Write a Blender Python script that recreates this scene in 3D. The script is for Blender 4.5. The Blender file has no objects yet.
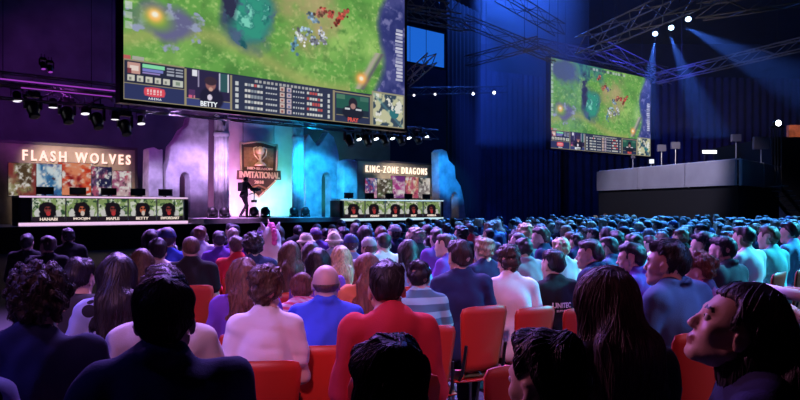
import bpy, bmesh, math, random
import numpy as np
from mathutils import Vector, Matrix
from mathutils.kdtree import KDTree
from mathutils.bvhtree import BVHTree

random.seed(11)
RNG = np.random.default_rng(5)
SC = bpy.context.scene
COL = SC.collection
PI = math.pi
R = math.radians

# ---------------------------------------------------------------- camera model
F_PX, EYE, HOR = 700.0, 1.62, 208.0       # focal length in px (800 wide), eye height, horizon row


def at(px, py, d):
    """world point seen at pixel (px, py) at depth d"""
    return Vector(((px - 400) / F_PX * d, d, EYE + (HOR - py) / F_PX * d))


# stage axes: u runs along the stage front, n points to the audience
O2 = Vector((-9.37, 30.8))
U2 = Vector((0.731, 0.682)).normalized()
N2 = Vector((U2.y, -U2.x))
ANG = math.atan2(U2.y, U2.x)
STAGE = Matrix.Translation((O2.x, O2.y, 0)) @ Matrix.Rotation(ANG, 4, 'Z')   # local (s, -t, z)
STAGE_INV = STAGE.inverted()


def pp(px, py, t):
    """(s, z) where the sight line of a pixel meets the stage plane t"""
    dx = (px - 400) / F_PX
    lam = (t + O2.dot(N2)) / (dx * N2.x + N2.y)
    p = Vector((dx * lam, lam)) - O2
    return p.dot(U2), EYE + (HOR - py) / F_PX * lam


# ---------------------------------------------------------------- tags
def tag(o, label=None, cat=None, group=None, kind=None):
    if label: o['label'] = label
    if cat: o['category'] = cat
    if group: o['group'] = group
    if kind: o['kind'] = kind
    return o


def empty(name, M, label=None, cat=None, group=None, kind=None):
    o = bpy.data.objects.new(name, None)
    COL.objects.link(o)
    o.matrix_world = M
    o.empty_display_size = .1
    return tag(o, label, cat, group, kind)


# ---------------------------------------------------------------- materials
def mat(name, col, rough=.6, metal=0.0, emit=None, strength=1.0, bump=0.0, bscale=60.0, spec=.5, vary=0.0, vscale=8.0, stretch=None):
    m = bpy.data.materials.new(name)
    m.use_nodes = True
    nt = m.node_tree
    b = nt.nodes['Principled BSDF']
    b.inputs['Base Color'].default_value = (*col, 1)
    b.inputs['Roughness'].default_value = rough
    b.inputs['Metallic'].default_value = metal
    b.inputs['Specular IOR Level'].default_value = spec
    if emit:
        b.inputs['Emission Color'].default_value = (*emit, 1)
        b.inputs['Emission Strength'].default_value = strength
    if bump or vary:
        tc = nt.nodes.new('ShaderNodeTexCoord')
        mp = nt.nodes.new('ShaderNodeMapping')
        nt.links.new(tc.outputs['Object'], mp.inputs['Vector'])
        if stretch: mp.inputs['Scale'].default_value = stretch
    if bump:
        n = nt.nodes.new('ShaderNodeTexNoise')
        n.inputs['Scale'].default_value = bscale
        n.inputs['Detail'].default_value = 3
        nt.links.new(mp.outputs['Vector'], n.inputs['Vector'])
        bp = nt.nodes.new('ShaderNodeBump')
        bp.inputs['Strength'].default_value = bump
        bp.inputs['Distance'].default_value = .01
        nt.links.new(n.outputs['Fac'], bp.inputs['Height'])
        nt.links.new(bp.outputs['Normal'], b.inputs['Normal'])
    if vary:
        n = nt.nodes.new('ShaderNodeTexNoise')
        n.inputs['Scale'].default_value = vscale
        n.inputs['Detail'].default_value = 4
        nt.links.new(mp.outputs['Vector'], n.inputs['Vector'])
        rp = nt.nodes.new('ShaderNodeValToRGB')
        rp.color_ramp.elements[0].position = .3
        rp.color_ramp.elements[1].position = .7
        rp.color_ramp.elements[0].color = (*[c * (1 - vary) for c in col], 1)
        rp.color_ramp.elements[1].color = (*[min(1, c * (1 + vary)) for c in col], 1)
        nt.links.new(n.outputs['Fac'], rp.inputs['Fac'])
        nt.links.new(rp.outputs['Color'], b.inputs['Base Color'])
    return m


def emat(name, col, strength=1.0):
    m = bpy.data.materials.new(name)
    m.use_nodes = True
    nt = m.node_tree
    nt.nodes.clear()
    e = nt.nodes.new('ShaderNodeEmission')
    e.inputs['Color'].default_value = (*col, 1)
    e.inputs['Strength'].default_value = strength
    o = nt.nodes.new('ShaderNodeOutputMaterial')
    nt.links.new(e.outputs[0], o.inputs[0])
    return m


def attr_emat(name, strength):
    m = emat(name, (1, 1, 1), strength)
    nt = m.node_tree
    a = nt.nodes.new('ShaderNodeAttribute')
    a.attribute_name = 'picture'
    nt.links.new(a.outputs['Color'], nt.nodes['Emission'].inputs['Color'])
    return m


# ---------------------------------------------------------------- mesh builder
def new_mesh(name, V, Fq, mats, midx=None, smooth=True):
    me = bpy.data.meshes.new(name)
    V = np.asarray(V, dtype=np.float32)
    if isinstance(Fq, np.ndarray):
        nf, k = Fq.shape
        me.vertices.add(len(V)); me.vertices.foreach_set('co', V.ravel())
        me.loops.add(nf * k); me.loops.foreach_set('vertex_index', Fq.ravel().astype(np.int32))
        me.polygons.add(nf)
        me.polygons.foreach_set('loop_start', (np.arange(nf) * k).astype(np.int32))
        me.update(calc_edges=True)
    else:
        me.from_pydata([tuple(map(float, v)) for v in V], [], Fq)
        me.update()
    if smooth:
        me.polygons.foreach_set('use_smooth', np.ones(len(me.polygons), dtype=bool))
    for m in (mats if isinstance(mats, (list, tuple)) else [mats]):
        me.materials.append(m)
    if midx is not None:
        me.polygons.foreach_set('material_index', np.asarray(midx, dtype=np.int32))
    me.update()
    return me


class MB:
    """collects shapes, then links them as one mesh object"""
    def __init__(s): s.v, s.f = [], []

    def add(s, vs, fs):
        b = len(s.v)
        s.v.extend(Vector(v) for v in vs)
        s.f.extend([tuple(b + i for i in f) for f in fs])
        return s

    def box(s, lo, hi, bev=0.0):
        lo, hi = Vector(lo), Vector(hi)
        if bev <= 0:
            x0, y0, z0 = lo; x1, y1, z1 = hi
            return s.add([(x0, y0, z0), (x1, y0, z0), (x1, y1, z0), (x0, y1, z0), (x0, y0, z1), (x1, y0, z1), (x1, y1, z1), (x0, y1, z1)],
                         [(0, 3, 2, 1), (4, 5, 6, 7), (0, 1, 5, 4), (1, 2, 6, 5), (2, 3, 7, 6), (3, 0, 4, 7)])
        bm = bmesh.new()
        bmesh.ops.create_cube(bm, size=1, matrix=Matrix.Translation((lo + hi) / 2) @ Matrix.Diagonal((*(hi - lo), 1)))
        bmesh.ops.bevel(bm, geom=bm.edges[:], offset=bev, segments=2, profile=.5, affect='EDGES')
        return s.bm(bm)

    def bm(s, bm, M=None):
        bm.verts.index_update()
        vs = [(M @ v.co) if M else v.co.copy() for v in bm.verts]
        fs = [[v.index for v in f.verts] for f in bm.faces]
        bm.free()
        return s.add(vs, fs)

    def tube(s, a, b, ra, rb=None, n=8, caps=True):
        a, b = Vector(a), Vector(b)
        rb = ra if rb is None else rb
        d = (b - a).normalized()
        x = d.orthogonal().normalized(); y = d.cross(x)
        vs, fs = [], []
        for p, r in ((a, ra), (b, rb)):
            for i in range(n):
                t = 2 * PI * i / n
                vs.append(p + x * math.cos(t) * r + y * math.sin(t) * r)
        for i in range(n):
            j = (i + 1) % n
            fs.append((i, j, n + j, n + i))
        if caps:
            fs.append(tuple(range(n - 1, -1, -1))); fs.append(tuple(range(n, 2 * n)))
        return s.add(vs, fs)

    def path(s, pts, r, n=6):
        for a, b in zip(pts, pts[1:]): s.tube(a, b, r, r, n)
        return s

    def lathe(s, prof, n=16, M=None):
        """prof: (r, z) pairs turned about local z"""
        vs, fs = [], []
        for r, z in prof:
            for i in range(n):
                t = 2 * PI * i / n
                v = Vector((r * math.cos(t), r * math.sin(t), z))
                vs.append(M @ v if M else v)
        for k in range(len(prof) - 1):
            for i in range(n):
                j = (i + 1) % n
                fs.append((k * n + i, k * n + j, (k + 1) * n + j, (k + 1) * n + i))
        m = len(prof) - 1
        fs.append(tuple(range(n - 1, -1, -1))); fs.append(tuple(m * n + i for i in range(n)))
        return s.add(vs, fs)

    def prism(s, poly, y0, y1):
        """poly: (x, z) outline, extruded along y"""
        n = len(poly)
        vs = [(x, y0, z) for x, z in poly] + [(x, y1, z) for x, z in poly]
        fs = [tuple(range(n)), tuple(range(2 * n - 1, n - 1, -1))]
        for i in range(n):
            j = (i + 1) % n
            fs.append((i, n + i, n + j, j))
        return s.add(vs, fs)

    def base(s):
        xs = [v.x for v in s.v]; ys = [v.y for v in s.v]; zs = [v.z for v in s.v]
        return Vector(((min(xs) + max(xs)) / 2, (min(ys) + max(ys)) / 2, min(zs)))

    def build(s, name, m, parent=None, frame=None, base=None, smooth=False, fixn=True):
        """frame: matrix of the coordinates the shape was given in (world if None); with a parent the shape is already in the parent's frame"""
        if parent is not None:
            base = base or Vector((0, 0, 0))
        else:
            base = base or s.base()
        me = bpy.data.meshes.new(name)
        me.from_pydata([tuple(v - base) for v in s.v], [], s.f)
        me.update()
        if fixn:
            bm = bmesh.new(); bm.from_mesh(me)
            bmesh.ops.recalc_face_normals(bm, faces=bm.faces[:])
            bm.to_mesh(me); bm.free()
        if smooth:
            me.polygons.foreach_set('use_smooth', np.ones(len(me.polygons), dtype=bool))
        for x in (m if isinstance(m, (list, tuple)) else [m]): me.materials.append(x)
        o = bpy.data.objects.new(name, me)
        COL.objects.link(o)
        if parent is not None:
            o.parent = parent
            o.location = base
        else:
            o.matrix_world = (frame or Matrix()) @ Matrix.Translation(base)
        return o


def obj_mesh(name, me, parent=None):
    o = bpy.data.objects.new(name, me)
    COL.objects.link(o)
    if parent is not None: o.parent = parent
    return o


_fc = {}
def text_verts(body, width=None, height=None, bold=.012, extrude=.02, spacing=1.0):
    """text as (vertices, faces): x along the line, z up, front towards -y, centred on x, bottom at z = 0"""
    cu = bpy.data.curves.new('lettering', 'FONT')
    cu.body = body
    cu.size = 1
    cu.offset = bold
    cu.extrude = extrude
    cu.space_character = spacing
    cu.align_x = 'CENTER'
    cu.resolution_u = 3
    o = bpy.data.objects.new('lettering', cu)
    COL.objects.link(o)
    dg = bpy.context.evaluated_depsgraph_get()
    dg.update()
    me = bpy.data.meshes.new_from_object(o.evaluated_get(dg))
    V = np.empty(len(me.vertices) * 3, dtype=np.float32)
    me.vertices.foreach_get('co', V)
    V = V.reshape(-1, 3)
    Fs = [tuple(p.vertices) for p in me.polygons]
    bpy.data.objects.remove(o); bpy.data.meshes.remove(me); bpy.data.curves.remove(cu)
    w = V[:, 0].max() - V[:, 0].min(); hgt = V[:, 1].max() - V[:, 1].min()
    V[:, 0] -= (V[:, 0].max() + V[:, 0].min()) / 2
    V[:, 1] -= V[:, 1].min()
    sx = width / w if width else None
    sy = height / hgt if height else None
    sx = sx or sy; sy = sy or sx
    return [(v[0] * sx, -v[2], v[1] * sy) for v in V], Fs


def text(mb, body, pos, **k):
    V, Fs = text_verts(body, **k)
    p = Vector(pos)
    mb.add([Vector(v) + p for v in V], Fs)
    return mb
# ================================================================ implicit-surface modelling of bodies and clothes
def waves(seed, freq, n=7, dims=3):
    g = np.random.default_rng(seed)
    d = g.normal(size=(n, 3)); d /= np.linalg.norm(d, axis=1)[:, None]
    return d * freq * g.uniform(.6, 1.5, size=(n, 1)), g.uniform(0, 6.28, n)


class SDF:
    def __init__(s, lo, hi, h):
        s.lo = np.array(lo, dtype=np.float32); s.h = h
        n = np.ceil((np.array(hi) - s.lo) / h).astype(int) + 1
        s.ax = [s.lo[i] + h * np.arange(n[i], dtype=np.float32) for i in range(3)]
        s.F = np.full(n, .3, dtype=np.float32)

    def sl(s, lo, hi, m):
        out = []
        for i in range(3):
            a = int(max(0, math.floor((lo[i] - m - s.lo[i]) / s.h)))
            b = int(min(s.F.shape[i], math.ceil((hi[i] + m - s.lo[i]) / s.h) + 1))
            if b <= a: return None
            out.append(slice(a, b))
        return tuple(out)

    def grid(s, q):
        return (s.ax[0][q[0]][:, None, None], s.ax[1][q[1]][None, :, None], s.ax[2][q[2]][None, None, :])

    def put(s, q, D, k, op):
        A = s.F[q]
        if op == 'u':
            if k > 0:
                h = np.clip(.5 + .5 * (A - D) / k, 0, 1)
                s.F[q] = A + (D - A) * h - k * h * (1 - h)
            else: s.F[q] = np.minimum(A, D)
        else:                                    # subtract
            if k > 0:
                D = -D
                h = np.clip(.5 - .5 * (A - D) / k, 0, 1)
                s.F[q] = A + (D - A) * h + k * h * (1 - h)
            else: s.F[q] = np.maximum(A, -D)

    def cone(s, a, b, ra, rb=None, k=.025, op='u'):
        rb = ra if rb is None else rb
        a = np.array(a, dtype=np.float32); b = np.array(b, dtype=np.float32)
        r = max(ra, rb)
        q = s.sl(np.minimum(a, b) - r, np.maximum(a, b) + r, k + .04)
        if q is None: return s
        x, y, z = s.grid(q)
        d = b - a; L = float(d @ d) + 1e-12
        t = np.clip(((x - a[0]) * d[0] + (y - a[1]) * d[1] + (z - a[2]) * d[2]) / L, 0, 1)
        D = np.sqrt((x - a[0] - t * d[0]) ** 2 + (y - a[1] - t * d[1]) ** 2 + (z - a[2] - t * d[2]) ** 2) - (ra + (rb - ra) * t)
        s.put(q, D, k, op)
        return s

    def ell(s, c, r, k=.025, rot=None, op='u'):
        c = np.array(c, dtype=np.float32)
        m = max(r)
        q = s.sl(c - (m if rot is not None else np.array(r)), c + (m if rot is not None else np.array(r)), k + .04)
        if q is None: return s
        x, y, z = s.grid(q)
        x, y, z = x - c[0], y - c[1], z - c[2]
        if rot is not None:
            M = np.array(rot, dtype=np.float32)
            x, y, z = (M[0, i] * x + M[1, i] * y + M[2, i] * z for i in range(3))
        k0 = np.sqrt((x / r[0]) ** 2 + (y / r[1]) ** 2 + (z / r[2]) ** 2)
        k1 = np.sqrt((x / r[0] ** 2) ** 2 + (y / r[1] ** 2) ** 2 + (z / r[2] ** 2) ** 2) + 1e-9
        s.put(q, (k0 * (k0 - 1) / k1).astype(np.float32), k, op)
        return s

    def noise(s, seed, freq, amp, aniso=(1, 1, 1), ridge=False):
        W, ph = waves(seed, freq)
        x, y, z = s.ax[0][:, None, None] * aniso[0], s.ax[1][None, :, None] * aniso[1], s.ax[2][None, None, :] * aniso[2]
        band = np.abs(s.F) < .05
        T = np.zeros_like(s.F)
        for w, p in zip(W, ph):
            T += np.sin(w[0] * x + w[1] * y + w[2] * z + p)
        if ridge: T = (np.abs(T) * 1.6 - 2.2) * -1
        s.F = np.where(band, s.F + T * (amp / 2.6), s.F).astype(np.float32)
        return s

    def mesh(s):
        F = s.F; S = F < 0
        nx, ny, nz = F.shape
        cs = [(i, j, k) for i in (0, 1) for j in (0, 1) for k in (0, 1)]
        def sh(A, o): return A[o[0]:nx - 1 + o[0], o[1]:ny - 1 + o[1], o[2]:nz - 1 + o[2]]
        al = np.ones((nx - 1, ny - 1, nz - 1), bool); an = np.zeros_like(al)
        for o in cs:
            al &= sh(S, o); an |= sh(S, o)
        act = an & ~al
        I = np.argwhere(act)
        vals = {o: F[I[:, 0] + o[0], I[:, 1] + o[1], I[:, 2] + o[2]] for o in cs}
        acc = np.zeros((len(I), 3)); cnt = np.zeros(len(I))
        for a in cs:
            for ax in range(3):
                if a[ax]: continue
                b = list(a); b[ax] = 1; b = tuple(b)
                fa, fb = vals[a], vals[b]
                m = (fa < 0) != (fb < 0)
                t = fa[m] / (fa[m] - fb[m])
                p = np.tile(np.array(a, float), (m.sum(), 1)); p[:, ax] += t
                acc[m] += p; cnt[m] += 1
        V = s.lo + s.h * (I + acc / cnt[:, None])
        idx = np.full(act.shape, -1, np.int64); idx[act] = np.arange(len(I))
        Q = []
        for ax in range(3):
            o1, o2 = (ax + 1) % 3, (ax + 2) % 3
            A = np.take(S, range(F.shape[ax] - 1), axis=ax); B = np.take(S, range(1, F.shape[ax]), axis=ax)
            for sgn, m in ((1, A & ~B), (-1, ~A & B)):
                E = np.argwhere(m)
                E = E[(E[:, o1] > 0) & (E[:, o2] > 0) & (E[:, o1] < F.shape[o1] - 1) & (E[:, o2] < F.shape[o2] - 1)]
                if not len(E): continue
                def g(d1, d2):
                    T = E.copy(); T[:, o1] += d1; T[:, o2] += d2
                    return idx[T[:, 0], T[:, 1], T[:, 2]]
                q = np.stack([g(-1, -1), g(0, -1), g(0, 0), g(-1, 0)], 1)
                Q.append(q if sgn > 0 else q[:, ::-1])
        Q = np.concatenate(Q) if Q else np.zeros((0, 4), np.int64)
        Q = Q[(Q >= 0).all(1)]
        return V.astype(np.float32), Q


def hand_template(curl):
    s = SDF((-.06, -.03, -.07), (.075, .2, .035), .0042)
    xs = (.028, .0095, -.009, -.0265); Ls = (.068, .076, .071, .055)
    for i, (x, L) in enumerate(zip(xs, Ls)):
        m = np.array((x, .088 - abs(i - 1.2) * .004, 0))
        s.cone((x * .45, .0, 0), m, .0155, .0105, k=.016)
        a = 0.0; p = m
        for f, c in ((.45, .35), (.31, .75), (.24, 1.05)):
            a = c * curl
            q = p + np.array((x * .12, math.cos(a), -math.sin(a))) * L * f
            s.cone(p, q, .0095 - .0012 * (f < .4), .0085 - .0012 * (f < .3), k=.004)
            p = q
    s.cone((.018, .012, -.004), (.043, .042, -.014), .0135, .0115, k=.012)
    s.cone((.043, .042, -.014), (.052, .073, -.022), .0108, .0085, k=.004)
    return s.mesh()


HANDS = {'rest': hand_template(.55), 'grip': hand_template(1.35)}


def frame_from(dirv, down):
    y = Vector(dirv).normalized(); z = -Vector(down)
    x = y.cross(z).normalized(); z = x.cross(y)
    return Matrix((x, y, z)).transposed()


EYE_W, EYE_D, LIP = None, None, None   # face materials, set later


class Pose:
    """joints of a seated (or standing) figure, feet at z = 0, facing +y"""
    def __init__(p, lean=.05, hy=0.0, hp=0.0, hr=0.0, wide=1.0, arms='lap', stand=False, seed=0):
        g = random.Random(seed)
        p.wide = wide; p.lean = lean
        p.pel = np.array((0, -.01, .545))
        if stand: p.pel[2] = .90
        z0 = p.pel[2]
        c, s_ = math.cos(lean), math.sin(lean)
        def up(x, y, z):                       # z above the pelvis, leaned forward about the hip
            return np.array((x, p.pel[1] + y * c + z * s_, z0 + z * c - y * s_))
        p.up = up
        p.belly, p.chest = up(0, .005, .155), up(0, -.01, .345)
        w = wide
        p.sho = {k: up(k * .153 * w, -.012, .461) for k in (-1, 1)}
        p.neck0, p.neck1 = up(0, -.012, .48), up(0, .008, .57)
        p.hc = up(0, .03, .632) - np.array((0, 0, 0.0))
        M = Matrix.Rotation(hy, 3, 'Z') @ Matrix.Rotation(hp, 3, 'X') @ Matrix.Rotation(hr, 3, 'Y')
        p.hm = np.array(M)
        p.elb, p.wri, p.hdir, p.hdown, p.grip = {}, {}, {}, {}, {}
        for k in (-1, 1):
            mode = arms[k] if isinstance(arms, dict) else arms
            if isinstance(mode, tuple):        # (elbow, wrist, direction, down) given
                p.elb[k], p.wri[k] = np.array(mode[0]), np.array(mode[1])
                p.hdir[k], p.hdown[k], p.grip[k] = mode[2], mode[3], 'grip'
            elif mode == 'phone':
                p.elb[k] = p.sho[k] + np.array((k * .03, .12, -.24)); p.wri[k] = p.sho[k] + np.array((-k * .08, .33, -.12))
                p.hdir[k], p.hdown[k], p.grip[k] = (-k * .2, .5, .8), (-k * 1, .2, 0), 'grip'
            elif mode == 'side':
                p.elb[k] = p.sho[k] + np.array((k * .05, -.02, -.28)); p.wri[k] = p.elb[k] + np.array((0, .06, -.25))
                p.hdir[k], p.hdown[k], p.grip[k] = (0, .2, -1), (-k, 0, 0), 'rest'
            else:
                e = g.uniform(-.01, .02)
                p.elb[k] = p.sho[k] + np.array((k * (.055 + e), .05 - .1 * lean, -.265)); p.wri[k] = np.array((k * .115, .265 + g.uniform(-.03, .04), z0 + .105))
                p.hdir[k], p.hdown[k], p.grip[k] = (-k * .25, 1, -.12), (0, 0, -1), 'rest'
        p.hip = {k: np.array((k * .088, .0, z0 - .005)) for k in (-1, 1)}
        if stand:
            p.kne = {-1: np.array((-.11, .26, .50)), 1: np.array((.11, .02, .48))}
            p.ank = {-1: np.array((-.12, .27, .085)), 1: np.array((.12, -.30, .10))}
        else:
            sp = g.uniform(-.02, .03)
            p.kne = {k: np.array((k * (.125 + sp), .43, .525)) for k in (-1, 1)}
            p.ank = {k: np.array((k * (.13 + sp), .40, .085)) for k in (-1, 1)}
        p.toe = {k: p.ank[k] + np.array((k * .02, .15, -.05)) for k in (-1, 1)}

    def H(p, v):                               # head frame -> figure frame
        return p.hc + p.hm @ np.array(v, dtype=float)


def torso(s, p, g, arms_to=0.0, female=False, fat=0.0):
    """torso and sleeves, g = how far outside the skin"""
    w = p.wide
    c, sn = math.cos(-p.lean), math.sin(-p.lean)
    rot = ((1, 0, 0), (0, c, -sn), (0, sn, c))
    s.ell(p.pel + np.array((0, 0, .02)), (.152 * w + g + fat * .5, .118 + g, .11 + g), .04)
    s.ell(p.belly, (.128 * w + g + fat, .100 + g + fat, .15), .06, rot)
    s.ell(p.chest, (.140 * w + g + fat * .4, .104 + g + fat * .3, .165 + g), .05, rot)
    a, b = p.up(-.125 * w, -.015, .464), p.up(.125 * w, -.015, .464)
    s.cone(a, b, .054 + g, .054 + g, .035)
    for k in (-1, 1):
        s.cone(p.up(k * .10, -.02, .458), p.up(k * .028, -.016, .535), .036 + g * .8, .043 + g * .4, .025)
        if female: s.ell(p.chest + np.array((k * .065, .095, -.01)), (.06 + g, .05 + g, .06 + g), .03)
        if arms_to > 0:
            S, E, W = p.sho[k], p.elb[k], p.wri[k]
            if arms_to <= 1:
                e = S + (E - S) * arms_to
                s.cone(S, e, .049 + g, .043 + g * 1.5, .02)
            else:
                s.cone(S, E, .046 + g * .9, .040 + g, .03)
                s.cone(E, E + (W - E) * (arms_to - 1), .040 + g, .030 + g, .012)


def head(s, p, k=1.0):
    H = p.H; M = p.hm
    def E(c, r, kk=.02, op='u'): s.ell(H(c), r, kk, M, op)
    def C(a, b, ra, rb, kk=.012): s.cone(H(a), H(b), ra, rb, kk)
    E((0, -.016, .03), (.074, .093, .085)); E((0, .03, .02), (.062, .054, .07)); E((0, .028, -.045), (.054, .058, .062))
    E((0, .064, -.092), (.023, .021, .02))
    for x in (-1, 1):
        C((x * .05, .0, -.05), (x * .02, .06, -.09), .018, .017)
        E((x * .04, .056, -.022), (.021, .02, .018))
        E((x * .031, .094, .006), (.014, .009, .008), .008, 'd')
        E((x * .0765, -.006, -.008), (.009, .019, .031), .008)
        E((x * .083, .001, -.006), (.006, .009, .017), .005, 'd')
        E((x * .010, .092, -.031), (.0075, .009, .007), .006)
    C((0, .084, .014), (0, .101, -.027), .0065, .0095)
    C((-.034, .078, .024), (.034, .078, .024), .0115, .0115)
    E((0, .084, -.057), (.022, .0115, .0065), .006); E((0, .082, -.068), (.019, .0115, .007), .006)


def uvsphere(c, r, n=10, m=7):
    V = [(c[0] + r * math.sin(PI * j / m) * math.cos(2 * PI * i / n), c[1] + r * math.sin(PI * j / m) * math.sin(2 * PI * i / n), c[2] + r * math.cos(PI * j / m)) for j in range(m + 1) for i in range(n)]
    Q = [(j * n + i, (j + 1) * n + i, (j + 1) * n + (i + 1) % n, j * n + (i + 1) % n) for j in range(m) for i in range(n)]
    return np.array(V, np.float32), np.array(Q)


def join(parts):
    """[(V, Q, material index)] -> arrays"""
    Vs, Qs, Ms, b = [], [], [], 0
    for V, Q, m in parts:
        Vs.append(V); Qs.append(Q + b); b += len(V)
        Ms.append(m if isinstance(m, np.ndarray) else np.full(len(Q), m))
    return np.concatenate(Vs), np.concatenate(Qs), np.concatenate(Ms)


def body_mesh(p, h, female=False, fat=0.0):
    pts = [p.wri[k] for k in (-1, 1)] + [p.elb[k] for k in (-1, 1)] + [p.toe[k] for k in (-1, 1)] + [p.hc, p.pel]
    lo = np.min(pts, 0) - .16; hi = np.max(pts, 0) + .16; lo[2] = -.03
    s = SDF(lo, hi, h)
    torso(s, p, -.012, 0, female, fat)
    s.cone(p.neck0 - np.array((0, 0, .03)), p.neck1, .05 * (.9 if female else 1), .05 * (.9 if female else 1), .02)
    for k in (-1, 1):
        s.cone(p.sho[k], p.elb[k], .043, .036, .014); s.cone(p.elb[k], p.wri[k], .039, .0265, .015)
        s.cone(p.hip[k], p.kne[k], .08, .057, .03); s.cone(p.kne[k], p.kne[k] * .6 + p.ank[k] * .4, .054, .055, .03)
        s.cone(p.kne[k] * .6 + p.ank[k] * .4, p.ank[k], .055, .036, .02); s.cone(p.ank[k] + np.array((0, -.03, -.03)), p.toe[k] + np.array((0, 0, .0)), .04, .03, .02)
    head(s, p)
    V, Q = s.mesh()
    mi = np.zeros(len(Q), int)
    hv = (V[Q].mean(1) - p.hc) @ p.hm                   # face centres in head frame
    mi[(hv[:, 1] > .075) & (np.abs(hv[:, 0]) < .023) & (hv[:, 2] < -.05) & (hv[:, 2] > -.075)] = 1
    if h < .009: mi[(hv[:, 1] > .066) & (np.abs(hv[:, 0]) > .015) & (np.abs(hv[:, 0]) < .046) & (hv[:, 2] > .0235) & (hv[:, 2] < .0315)] = 4
    parts = [(V, Q, mi)]
    for k in (-1, 1):
        Hv, Hq = HANDS[p.grip[k]]
        A = np.array(frame_from(p.hdir[k], p.hdown[k]))
        T = Hv.copy(); q = Hq
        if k == 1: T[:, 0] *= -1; q = Hq[:, ::-1]
        parts.append(((T @ A.T + p.wri[k] - 0.012 * np.array(Vector(p.hdir[k]).normalized())).astype(np.float32), q, 0))
    for x in (-1, 1):
        v, q = uvsphere((0, 0, 0), .0118); parts.append(((p.H((x * .031, .0752, .0055)) + v).astype(np.float32), q, 2))
        v, q = uvsphere((0, 0, 0), .0066, 8, 5); parts.append(((p.H((x * .031, .0815, .0055)) + v).astype(np.float32), q, 3))
    return join(parts)


TOPS = {'tee': (.014, .58), 'polo': (.015, .6), 'long': (.016, 1.96), 'hoodie': (.026, 1.95), 'jacket': (.024, 1.95), 'hoodup': (.026, 1.95), 'vest': (.014, .2)}


def top_mesh(p, kind, h, seed, female=False, fat=0.0):
    g, arms = TOPS[kind]
    pts = [p.wri[k] for k in (-1, 1)] + [p.elb[k] for k in (-1, 1)] + [p.hc + np.array((0, 0, .0)), p.pel]
    s = SDF(np.min(pts, 0) - .19, np.max(pts, 0) + .2, h)
    torso(s, p, g, arms, female, fat)
    s.ell(p.pel + np.array((0, 0, -.005)), (.172 * p.wide + g + fat * .5, .128 + g, .09), .03)
    U = p.up
    if kind in ('hoodie', 'jacket', 'polo'):           # collar / folded hood
        if kind == 'hoodie':
            s.ell(U(0, -.075, .485), (.125, .06, .085), .05)
            for k in (-1, 1): s.cone(U(k * .066, -.05, .535), U(k * .05, .07, .475), .034, .024, .02)
        else:
            r = .017 if kind == 'jacket' else .014
            ring = [U(.07 * math.cos(a), -.012 + .064 * math.sin(a), .528 - .03 * math.sin(a)) for a in np.linspace(0, 2 * PI, 11)]
            for a, b in zip(ring, ring[1:]): s.cone(a, b, r, r, .01)
    if kind == 'hoodup':                               # hood pulled over the head, muzzle open to the front
        s.ell(p.H((0, -.025, .02)), (.105, .125, .125), .03, p.hm)
        s.cone(U(0, -.05, .53), p.H((0, -.04, -.05)), .1, .1, .03)
        s.ell(p.H((0, .11, -.01)), (.07, .07, .085), .01, p.hm, 'd')
    else:
        s.cone(U(0, .012, .560), U(0, .06, .69), .046, .05, .010, 'd')
    s.noise(seed, 24, .006 if kind in ('tee', 'polo', 'vest') else .009, (1, 1, .75))
    s.noise(seed + 1, 62, .0035, (1, 1, .6))
    if h < .013: s.noise(seed + 2, 27, .0032 if g < .02 else .0018, (1.0, .8, 1.25), ridge=True)
    return s.mesh()


def trouser_mesh(p, h, skirt=False):
    pts = [p.ank[k] for k in (-1, 1)] + [p.kne[k] for k in (-1, 1)] + [p.pel]
    s = SDF(np.min(pts, 0) - .18, np.max(pts, 0) + .2, h)
    s.ell(p.pel, (.172 * p.wide, .13, .1), .04)
    for k in (-1, 1):
        s.cone(p.hip[k], p.kne[k], .088, .068, .04); s.cone(p.kne[k], p.ank[k] + np.array((0, 0, .02)), .068, .052, .03)
    s.noise(3, 30, .005)
    return s.mesh()


def shoe_mesh(p, k, h):
    a, t = p.ank[k], p.toe[k]
    s = SDF(np.minimum(a, t) - .09, np.maximum(a, t) + .1, h)
    s.F[:] = .3
    s.cone(a + np.array((0, -.035, -.035)), t + np.array((0, .03, .002)), .046, .040, .02); s.cone(a + np.array((0, -.01, -.03)), a + np.array((0, -.005, .03)), .046, .044, .02)
    z = s.ax[2][None, None, :]
    s.F = np.maximum(s.F, (a[2] - .083) - z).astype(np.float32)
    return s.mesh()


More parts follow.
